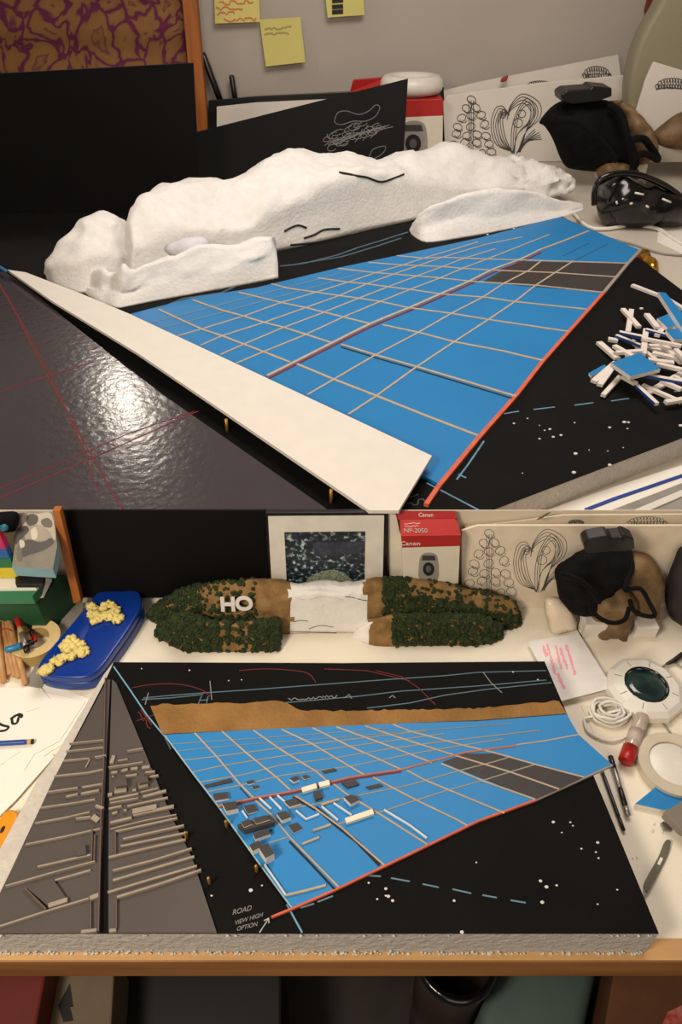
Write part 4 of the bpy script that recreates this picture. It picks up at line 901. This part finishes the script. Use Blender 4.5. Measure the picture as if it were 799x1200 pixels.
# white low walls and cream bars
lowall = M('white_wall_strip', (200, 216, 226), .7); crb = M('cream_bar', (238, 228, 204), .6)
for l in ([(377, 946), (396, 962)], [(391, 942), (412, 956)], [(347, 951), (359, 961), (374, 955)], [(320, 939), (330, 950)], [(304, 936), (318, 949)], [(316, 935), (330, 949)], [(450, 950), (480, 968), (500, 983)], [(310, 1014), (335, 1050)], [(325, 933), (337, 943)], [(284, 951), (290, 960)]):
    mb.append(rib('low_wall', [l], pz, .0018, .003, lowall))
for l in ([(367, 974), (388, 967)], [(354, 990), (374, 982)], [(335, 1050), (360, 1044), (382, 1038)], [(376, 944), (398, 937)]): mb.append(rib('low_wall', [l], pz, .0022, .0025, foam_core))
for l in ([(354, 928), (371, 923)], [(374, 922), (386, 919)], [(405, 964), (437, 953)]): mb.append(rib('cream_bar', [l], pz, .006, .005, crb))
# buildings: roof quad in px + height in px
roofm = M('dark_roof', (54, 50, 48), .6, .08, 80); wallm = M('pale_building_wall', (232, 226, 216), .75, .05); wall2 = M('dark_building_wall', (70, 66, 64), .7)
bl_ = [([(239, 920), (270, 912), (273, 916), (242, 923)], 1, roofm), ([(249, 930), (266, 928), (268, 935), (252, 938)], 4, wallm), ([(288, 916), (296, 914), (298, 917), (290, 919)], 2.5, wallm), ([(295, 921), (302, 920), (304, 923), (297, 925)], 2, wallm),
 ([(260, 941), (276, 939), (279, 947), (265, 950)], 9, wallm), ([(285, 944), (298, 942), (302, 950), (290, 953)], 3, wallm), ([(324, 953), (335, 950), (341, 957), (330, 961)], 7, wallm), ([(337, 967), (348, 964), (354, 971), (344, 976)], 2, wallm),
 ([(278, 966), (316, 955), (322, 963), (286, 973)], 9, wall2), ([(282, 963), (292, 960), (296, 965), (286, 969)], 3, wallm), ([(296, 959), (312, 955), (316, 960), (300, 965)], 3, wallm),
 ([(296, 977), (314, 971), (317, 977), (299, 983)], 6, wallm), ([(292, 990), (303, 985), (308, 991), (296, 997)], 9, wallm), ([(303, 993), (314, 988), (321, 1000), (311, 1005)], 14, wallm),
 ([(339, 912), (347, 909), (351, 913), (344, 916)], 4, wallm), ([(353, 909), (359, 908), (363, 911), (357, 913)], 2, wallm), ([(377, 903), (391, 900), (395, 903), (380, 906)], 1, roofm), ([(333, 939), (346, 935), (353, 941), (339, 945)], 4, wallm),
 ([(400, 917), (416, 914), (421, 919), (407, 923)], 2, roofm), ([(428, 922), (445, 918), (449, 921), (433, 925)], 1, roofm), ([(367, 928), (375, 926), (378, 934), (370, 937)], 4, wall2), ([(403, 934), (412, 931), (421, 937), (411, 942)], 6, wallm)]
for q, h, wm in bl_:
    sc = px2m(q[0], ZLB) * h * 1.25
    if wm is wallm and q[0] == (282, 963) or q[0] == (296, 959): z1 = ZT + px2m(q[0], ZLB) * 9 * 1.25 + .003; sc = .003
    else: z1 = ZT + sc
    rf = prism('roof', [P(a, b, z1) for a, b in q], (0, 0, -.0008), roofm)
    wl = prism('building', [P(a, b, z1) + Vector((0, 0, -.0008)) for a, b in q], (0, 0, -max(.0003, sc - .0008)), wm)
    mb.append((wl, [rf]))
# charcoal relief tiles
ZR = ZLB + .003; pr = flat(ZR)
tl = slab('left_tile', [(126, 796), (129, 796), (124, 900), (119, 1000), (114, 1093), (-14, 1094), (0, 1046), (30, 985), (62, 915), (95, 855)], ZR, .003, taupe)
tr_ = slab('right_tile', [(131, 796), (136, 800), (165, 870), (200, 955), (225, 1005), (254, 1093), (127, 1093), (127, 1000), (128, 900)], ZR, .003, taupe)
LS = [([(82, 873), (122, 869)], .0016), ([(78, 882), (122, 877)], .0018), ([(75, 893), (105, 890)], .002), ([(112, 889), (125, 887)], .002), ([(106, 891), (101, 901)], .0018), ([(64, 911), (103, 907), (122, 903)], .0024), ([(57, 930), (92, 925)], .0022), ([(97, 924), (121, 920)], .0026),
 ([(78, 935), (92, 932)], .003), ([(96, 932), (117, 928)], .003), ([(48, 948), (90, 942), (112, 938)], .002), ([(42, 966), (75, 960), (106, 953)], .0022), ([(90, 961), (107, 959)], .0024), ([(31, 991), (75, 982), (120, 972)], .0022), ([(45, 1017), (107, 1003)], .0026),
 ([(8, 1040), (60, 1025), (112, 1011)], .002), ([(65, 1033), (107, 1021)], .0024), ([(0, 1087), (55, 1069), (105, 1054)], .0022), ([(58, 1063), (80, 1056)], .006), ([(106, 1054), (116, 1050)], .006), ([(109, 958), (116, 963)], .008), ([(113, 946), (122, 949)], .004), ([(96, 1093), (114, 1091)], .004)]
RS = [([(150, 882), (168, 879)], .0022), ([(134, 887), (131, 896)], .006), ([(139, 893), (150, 891)], .002), ([(128, 901), (150, 898), (168, 895)], .0018), ([(131, 907), (138, 906)], .0035), ([(143, 905), (150, 903)], .004), ([(154, 903), (162, 902)], .004), ([(167, 901), (176, 900)], .005), ([(148, 911), (161, 909)], .003), ([(171, 907), (182, 906)], .0034),
 ([(175, 912), (186, 910)], .003), ([(135, 927), (149, 925)], .012), ([(163, 922), (174, 919)], .012), ([(156, 928), (160, 927)], .004), ([(127, 933), (132, 932)], .005), ([(129, 939), (163, 932)], .003), ([(168, 935), (195, 928)], .004), ([(165, 930), (186, 925)], .002), ([(130, 943), (163, 937)], .002), ([(128, 949), (143, 946)], .003), ([(150, 946), (197, 936)], .0026),
 ([(156, 953), (184, 947)], .008), ([(180, 951), (204, 945)], .0022), ([(157, 957), (204, 947)], .002), ([(130, 966), (155, 960)], .0035), ([(130, 973), (170, 963), (207, 956)], .0016), ([(135, 976), (208, 960)], .0026), ([(145, 985), (216, 969)], .0026), ([(142, 993), (220, 977)], .0026), ([(128, 1006), (170, 996), (218, 985)], .003),
 ([(133, 1022), (180, 1010), (225, 996)], .0026), ([(133, 1033), (180, 1019), (228, 1005)], .003), ([(127, 1047), (180, 1031), (231, 1016)], .0028), ([(138, 1053), (190, 1037), (236, 1021)], .003), ([(129, 1092), (137, 1091)], .004), ([(132, 912), (134, 911)], .0025), ([(146, 952), (149, 951)], .003), ([(132, 955), (138, 953)], .0035)]
def hv(i): return .0035 if i % 3 else .0045
tls = [rib('relief_strip', [l], pr, w * .75, hv(i), taupe_l) for i, (l, w) in enumerate(LS)]
trs = [rib('relief_strip', [l], pr, w * .75, hv(i), taupe_l) for i, (l, w) in enumerate(RS)]
dark_s = M('dark_relief', (92, 74, 66), .6)
tls += [rib('upright_strip', [l], pr, .0016, .004, dark_s) for l in ([(119, 960), (116, 1093)], [(109, 972), (108, 1010)], [(112, 980), (111, 1010)], [(107, 1058), (107, 1090)], [(124, 796), (122, 900), (119, 960)], [(30, 1042), (55, 1067)])]
tls += [slab('raised_panel', [(31, 1040), (62, 1030), (80, 1056), (58, 1063)], ZR + .004, .004, taupe), slab('raised_panel', [(90, 992), (100, 990), (101, 1001), (90, 1003)], ZR + .006, .006, taupe)]
trs += [rib('upright_strip', [l], pr, .0016, .004, dark_s) for l in ([(136, 976), (136, 1003)], [(137, 1056), (137, 1090)])]
trs += [slab('raised_panel', [(135, 914), (148, 912), (149, 920), (135, 922)], ZR + .009, .009, taupe), slab('raised_panel', [(160, 911), (172, 909), (174, 916), (163, 918)], ZR + .009, .009, taupe)]
mb += [(tl, tls), (tr_, trs)]
T('model_board', 'black model board with houses on a blue grid on the lower bench', 'model', mb)
for px, py, lb_ in ((219, 983, 'brass pin beside the grey relief tiles, farther of the two'), (246, 1036, 'brass pin beside the grey relief tiles, nearer of the two'), (266, 970, 'brass pin at the left edge of the blue grid beside the long dark house'), (301, 1022, 'brass pin at the left edge of the blue grid before the tallest house')):
    b = P(px, py, ZLB); one(tube('brass_pin', [b + Vector((0, 0, .0005)), b + Vector((0, 0, .006)), b + Vector((0, 0, .015)), b + Vector((0, 0, .0165))], [.0016, .0018, .0018, .0012], brass, 8), lb_, 'pin')
crumbs([(166, 784, .0012), (222, 786, .0016), (268, 798, .0012), (283, 797, .0012), (294, 1044, .0026), (307, 1038, .0012), (432, 1035, .0015), (452, 1042, .002), (455, 1051, .0022), (452, 1050, .0014), (460, 1056, .002), (442, 1054, .0014), (648, 964, .0022), (668, 964, .0014), (671, 968, .0012), (658, 976, .0012), (700, 988, .002), (698, 999, .0014), (681, 995, .0014), (701, 1006, .0014), (633, 1033, .0022), (640, 1040, .0024), (652, 1038, .0016), (635, 1058, .0024), (723, 1043, .0012), (248, 1050, .0014), (558, 1011, .0012), (532, 1056, .0018), (700, 1060, .0012), (541, 1093, .0024), (601, 788, .0014), (630, 797, .0014)], ZLB + .0001,
       'tiny white foam crumb lying on the lower black board', 'foam crumbs on the lower board')

# ---- lower hills
def zone(p):
    x, y = proj(p)
    x += 5 * noise.noise(p * 90)
    return 1 if (x < 341 or x > 428) else 0
st_h = [((176, 728), (175, 720), (180, 713), .03), ((200, 738), (202, 718), (205, 700), .05), ((240, 742), (242, 715), (245, 688), .06), ((280, 743), (282, 712), (285, 683), .06), ((320, 743), (322, 705), (320, 683), .06), ((345, 743), (345, 702), (345, 686), .055), ((375, 742), (375, 698), (375, 685), .055),
 ((405, 742), (405, 698), (405, 685), .055), ((430, 742), (430, 702), (428, 683), .055), ((460, 742), (460, 708), (460, 682), .055), ((500, 742), (500, 712), (500, 683), .055), ((530, 742), (530, 712), (528, 689), .05), ((570, 740), (575, 715), (572, 697), .045), ((600, 737), (603, 722), (600, 706), .035), ((611, 733), (611, 728), (610, 720), .02)]
hill = loft('foam_body', st_h, ZL, [foam, brown], .005, 32, .01, matfn=zone)
h1 = loft('foam_body', [((186, 748), (184, 742), (188, 735), .018), ((215, 763), (215, 744), (215, 722), .034), ((250, 764), (250, 746), (250, 731), .034), ((290, 764), (290, 745), (290, 730), .034), ((326, 763), (328, 745), (325, 729), .034)], ZL, [brown, brown], .005, 35, .01, flatw=.6)
def zr(p):
    x, y = proj(p); return 1 if x + 4 * noise.noise(p * 90) > 434 else 0
h2 = loft('foam_body', [((412, 746), (414, 742), (420, 736), .018), ((440, 757), (440, 742), (445, 725), .03), ((500, 757), (500, 742), (500, 722), .032), ((560, 756), (565, 742), (560, 724), .032), ((588, 750), (590, 742), (586, 732), .02)], ZL, [foam, brown], .004, 35, .01, matfn=zr, flatw=.6)
def moss_on(o, n, dens, seed):
    r = random.Random(seed); me = o.data; me.calc_loop_triangles(); tris = me.loop_triangles
    tv = [(me.vertices[t.vertices[0]].co, me.vertices[t.vertices[1]].co, me.vertices[t.vertices[2]].co) for t in tris]
    ar = [t.area for t in tris]; vs, fs = [], []
    ico = bmesh.new(); bmesh.ops.create_icosphere(ico, subdivisions=1, radius=1); iv = [v.co.copy() for v in ico.verts]; fi = [[v.index for v in f.verts] for f in ico.faces]; ico.free()
    for k, i in enumerate(r.choices(range(len(tris)), ar, k=n)):
        a, b, c = tv[i]; u, v = r.random(), r.random()
        if u + v > 1: u, v = 1 - u, 1 - v
        p = a + (b - a) * u + (c - a) * v
        if p.z < ZL + .0008: continue
        x, y = proj(p)
        if r.random() > dens(x, y, p): continue
        s = r.uniform(.0016, .0036) * (1.6 if r.random() < .12 else 1); bse = len(vs)
        for q in iv:
            w = q * s * (1 + .5 * noise.noise(q * 3 + Vector((k, 0, 0)))); vs.append(p + w + Vector((0, -.0006, .0008)))
        fs += [[bse + j for j in f] for f in fi]
    vs = [Vector((v.x, v.y, max(v.z, ZL + .0003))) for v in vs]
    m_ = mk('moss_canopy', vs, fs, moss); m_['kind'] = 'stuff'; return m_
def d_left(x, y, p):
    if x > 300 and y < 745: return 0
    if 236 < x < 300 and y < 722: return .6 if noise.noise(p * 150) > .05 else .0
    return 1
def d_right(x, y, p):
    if x < 449: return 0
    if y < 699 + max(0, (x - 500) * .22) and x > 480: return .5 if noise.noise(p * 130) > .1 else .04
    return 1
mossm = moss_on(hill, 15000, lambda x, y, p: d_left(x, y, p) if x < 400 else d_right(x, y, p), 1)
def pen_h(o, l): return surf_line('pen_line', bvh(o), l, .0006, ink)
hl = [pen_h(hill, l) for l in ([(404, 699), (412, 700), (424, 703), (430, 704)], [(344, 729), (352, 727), (361, 728)], [(362, 737), (375, 733), (391, 735)], [(340, 740), (370, 741), (398, 742)])]
hl.append(surf_line('faint_red_line', bvh(hill), [(345, 700), (360, 703), (380, 699), (402, 703)], .0003, M('faint_red', (190, 140, 120), .8)))
lets = []
for ch_, x, y in (('H', 267, 710), ('O', 286, 709)):
    h, n_ = hit(bvh(hill), x, y + 4); pl_ = PL(h + Vector((0, -.010, 0)), (0, -1, .25))
    cu = text3('letter', ch_, pl_, x, y - 1, 15, M('letter_white', (226, 222, 214), .6), .0012, bold=.05); lets.append(cu)
    # bold: widen strokes
T('model_mountain', 'model mountain with a bare white middle and forested brown ends', 'mountain', [(hill, hl), mossm] + lets)
T('forested_hill', 'forested brown foothill before the left end of the model mountain', 'hill', [h1, moss_on(h1, 3800, lambda x, y, p: (.08 if 256 < x < 296 and y > 726 and noise.noise(p * 130) > .0 else 1) if x < 331 else .2, 2)])
T('forested_hill', 'forested foothill with a white tip before the right end of the model mountain', 'hill', [h2, moss_on(h2, 3600, lambda x, y, p: 1 if x > 460 else 0, 3)])

# ---- lower right clutter
one(slab('paper_sheet', [(596, 744), (672, 742), (700, 770), (716, 810), (690, 816), (640, 822), (610, 790)], ZL + .0008, .0006, M('paper_w2', (236, 228, 212), .8)), 'plain white sheet under the pink lettered paper', 'paper')
psheet = slab('sheet', [(618, 752), (678, 742), (718, 806), (655, 822)], ZL + .010, .0008, M('paper_w3', (236, 232, 228), .8))
pkl = []
rr = random.Random(8)
for i, (x0, y0, x1, y1) in enumerate(((636, 758, 640, 768), (641, 756, 650, 790), (650, 757, 657, 784), (656, 760, 664, 784), (663, 757, 673, 790), (653, 790, 660, 806))):
    pkl.append(scrib(x0, y0, x1, y1, 3.5, 14, i + 3)); pkl.append(scrib(x0 + 1, y0, x1 + 1, y1, 3, 12, i + 30))
T('lettered_paper', 'white paper with pink handwriting beside the round device', 'paper', [psheet, rib('pink_handwriting', pkl, flat(ZL + .010), .0022, .0002, pink)])
# round device
c = P(757, 803, ZL + .02); c.z = ZL + .0005; u = px2m((757, 800))
gls = M('teal_glass', (14, 34, 40), .12, col2=(40, 66, 60), vs=40, coat=.5)
dvp = [lathe('body', c, [(.0, 0), (40 * u, 0), (44 * u, .005), (43 * u, .014), (37 * u, .020), (25 * u, .022), (23 * u, .019), (0, .019)], whitep, 10, smooth=False), lathe('glass', c, [(22.6 * u, .0191), (22 * u, .0205), (14 * u, .021), (0, .0212)], gls, 32), lathe('glass_rim', c, [(22.6 * u, .0192), (24.2 * u, .0192), (24.4 * u, .0226), (23 * u, .0226), (22.6 * u, .0192)], blackg, 32)]
for a in range(0, 360, 45):
    t = radians(a + 20); d = Vector((cos(t), sin(t), 0)); dvp.append(tube('rib', [c + d * 27 * u + Vector((0, 0, .0212)), c + d * 35 * u + Vector((0, 0, .0198))], .0008, greym, 6))
T('round_device', 'round white device with a dark glass centre at the right', 'device', dvp)
# cable coil
cc = P(712, 838, ZL); r = random.Random(6); pts = []
for i in range(90):
    t = i * .42; rad = .018 + .006 * sin(i * .13) + r.uniform(-.0015, .0015); pts.append(cc + Vector((rad * 1.15 * cos(t), rad * .85 * sin(t), .004 + .012 * (i / 90) + .002 * sin(i))))
pts += [P(a, b, ZL + .004) for a, b in S2([(684, 842), (690, 858), (715, 868), (735, 862), (745, 850)], 5)]
one(tube('cable_coil', pts, .0022, whitep, 7), 'coiled white cable below the round device', 'cable')
one(tube('thin_cable', [P(a, b, ZL + .003) for a, b in S2([(755, 838), (770, 842), (785, 858), (797, 875), (815, 890)], 6)], .0012, greym, 6), 'thin grey cable curving over the white card to the right edge', 'cable')
one(slab('white_card_piece', [(680, 826), (790, 838), (815, 850), (815, 870), (760, 872), (700, 868)], ZL + .0012, .001, M('paper_w4', (230, 220, 200), .8)), 'white card piece lying under the glue stick and cable', 'card')
# glue stick
A, B = P(733, 893, ZL + .013), P(752, 840, ZL + .013); ax = (B - A).normalized(); L = (B - A).length
gs = [lathe('cap', A, [(0, 0), (.009, 0), (.0102, .002), (.0102, L * .30), (.0098, L * .30), (0, L * .30)], redp, 24, ax), lathe('barrel', A, [(0, L * .305), (.0090, L * .305), (.0096, L * .96), (.009, L), (0, L)], clearp, 24, ax),
      lathe('label_band', A, [(.0094, L * .42), (.0099, L * .42), (.0099, L * .66), (.0094, L * .66), (.0094, L * .42)], M('glue_label', (190, 172, 160), .5), 24, ax)]
T('glue_stick', 'glue stick with a red cap lying below the round device', 'glue stick', gs)
# clear tape roll at right
c = P(789, 896, ZL + .01); c.z = ZL + .0015; u = px2m((790, 893))
T('tape_roll', 'roll of clear tape around a white core at the right edge', 'tape', [lathe('tape', c, [(28 * u, 0), (40 * u, 0), (40 * u, .012), (28 * u, .012), (28 * u, 0)], M('clear_tape', (206, 196, 176), .25, .05), 40, smooth=False), lathe('core', c, [(0, 0), (27.8 * u, 0), (27.8 * u, .009), (25 * u, .011), (0, .009)], whitep, 32)])
one(slab('blue_offcut', [(744, 942), (778, 914), (815, 906), (815, 948), (775, 949)], ZL + .008, .007, cream, topmat=blue_d), 'blue topped foamcore piece at the right edge above the tweezers', 'offcut')
one(slab('grey_case', [(777, 952), (799, 938), (830, 930), (830, 985), (799, 974)], ZL + .022, .013, M('warm_grey_plastic', (132, 124, 112), .35), bevel=.002), 'grey plastic case overlapping the blue piece at the right edge', 'case')
one(slab('small_key', [(774, 964), (778, 962), (788, 970), (786, 974), (778, 972)], ZL + .005, .004, metal, bevel=.0006), 'small dark metal piece beside the grey plastic case', 'metal piece')
one(slab('foam_bit', [(768, 913), (774, 906), (778, 912), (772, 920)], ZL + .0105, .005, yfoam), 'yellow foam bit beside the blue topped piece at the right edge', 'foam')
pen('black_pen', (704, 900), (731, 974), ZL + .004, ZL + .004, .0024, [metal, blackp, blackp], [.1, .8, 1], 'slim black pen lying along the right corner of the lower board', 'pen')
pen('clear_pen', (715, 886), (736, 956), ZL + .006, ZL + .006, .0036, [blackp, metal, blackp, metal], [.22, .55, .85, 1], 'pen with black grip and clear barrel below the glue stick', 'pen')
tp = lambda pts, z: [P(a, b, z) for a, b in pts]
kn = [prism('handle', tp(S2([(755, 1040), (757, 1030), (772, 1003), (779, 986), (784, 984), (786, 988), (780, 1005), (764, 1036), (758, 1045)], 3, True), ZL + .007), (0, 0, -.0055), M('green_grey_metal', (96, 94, 76), .5, .15, 60), .001), prism('blade', tp([(755, 1040), (759, 1044), (752, 1058), (750, 1055)], ZL + .0055), (0, 0, -.001), metal), prism('inlay', tp([(770, 1012), (774, 1004), (777, 1006), (773, 1014)], ZL + .0074), (0, 0, -.001), whitep)]
T('scalpel', 'grey green scalpel lying beside the lower board at the right', 'scalpel', kn)
crumbs([(766, 912 + 54, .0018), (764, 974, .0022), (776, 976, .0014), (746, 1005, .0014), (741, 1006, .0012), (625, 733, .0012), (640, 747, .0012), (614, 760, .0012), (768, 1086, .0016)], ZL + .0001, 'tiny crumb lying on the white lower bench top', 'crumbs on the lower bench')

# ================================================================= UNDER THE LOWER BENCH
def upx(px, z): return [P(a, b, z) for a, b in px]
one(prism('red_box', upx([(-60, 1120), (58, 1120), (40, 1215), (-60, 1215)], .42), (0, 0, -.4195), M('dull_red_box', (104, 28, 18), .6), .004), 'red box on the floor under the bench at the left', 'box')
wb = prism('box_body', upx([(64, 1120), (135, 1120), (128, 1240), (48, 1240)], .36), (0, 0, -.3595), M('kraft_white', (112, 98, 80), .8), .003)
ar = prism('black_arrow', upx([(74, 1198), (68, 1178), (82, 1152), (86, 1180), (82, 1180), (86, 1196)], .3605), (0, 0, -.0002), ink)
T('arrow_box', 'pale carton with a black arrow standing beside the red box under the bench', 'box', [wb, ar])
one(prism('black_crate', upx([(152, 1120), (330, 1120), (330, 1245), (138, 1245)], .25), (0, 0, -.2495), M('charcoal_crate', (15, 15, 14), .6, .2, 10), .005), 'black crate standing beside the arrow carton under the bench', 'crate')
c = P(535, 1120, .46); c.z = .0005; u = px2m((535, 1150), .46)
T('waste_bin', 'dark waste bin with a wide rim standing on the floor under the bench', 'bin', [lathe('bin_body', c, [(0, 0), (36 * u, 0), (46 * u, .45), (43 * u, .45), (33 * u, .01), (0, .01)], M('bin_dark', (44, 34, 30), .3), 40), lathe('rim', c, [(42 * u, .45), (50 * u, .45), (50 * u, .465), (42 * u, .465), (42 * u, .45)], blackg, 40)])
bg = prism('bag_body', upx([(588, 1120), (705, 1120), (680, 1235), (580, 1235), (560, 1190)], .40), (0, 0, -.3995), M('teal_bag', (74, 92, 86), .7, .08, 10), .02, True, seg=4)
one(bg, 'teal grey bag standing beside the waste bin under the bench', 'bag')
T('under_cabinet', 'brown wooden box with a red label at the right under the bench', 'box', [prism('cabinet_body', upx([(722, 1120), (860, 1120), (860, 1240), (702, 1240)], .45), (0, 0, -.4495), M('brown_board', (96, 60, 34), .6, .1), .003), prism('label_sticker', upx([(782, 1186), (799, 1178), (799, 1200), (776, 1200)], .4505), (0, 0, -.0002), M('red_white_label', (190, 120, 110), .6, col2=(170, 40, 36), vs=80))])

# ================================================================= lamp over the glossy sheet
lc = Vector((-1.03, 2.86, 2.02))
T('ceiling_lamp', 'hanging lamp above the upper bench, outside the picture', 'lamp', [lathe('lamp_shade', lc, [(.02, .12), (.05, .10), (.15, .02), (.155, 0), (.148, 0), (.14, .02), (.045, .095), (.015, .115)], whitep, 32), tube('cord', [lc + Vector((0, 0, .11)), lc + Vector((0, 0, .575))], .004, blackp, 6)])
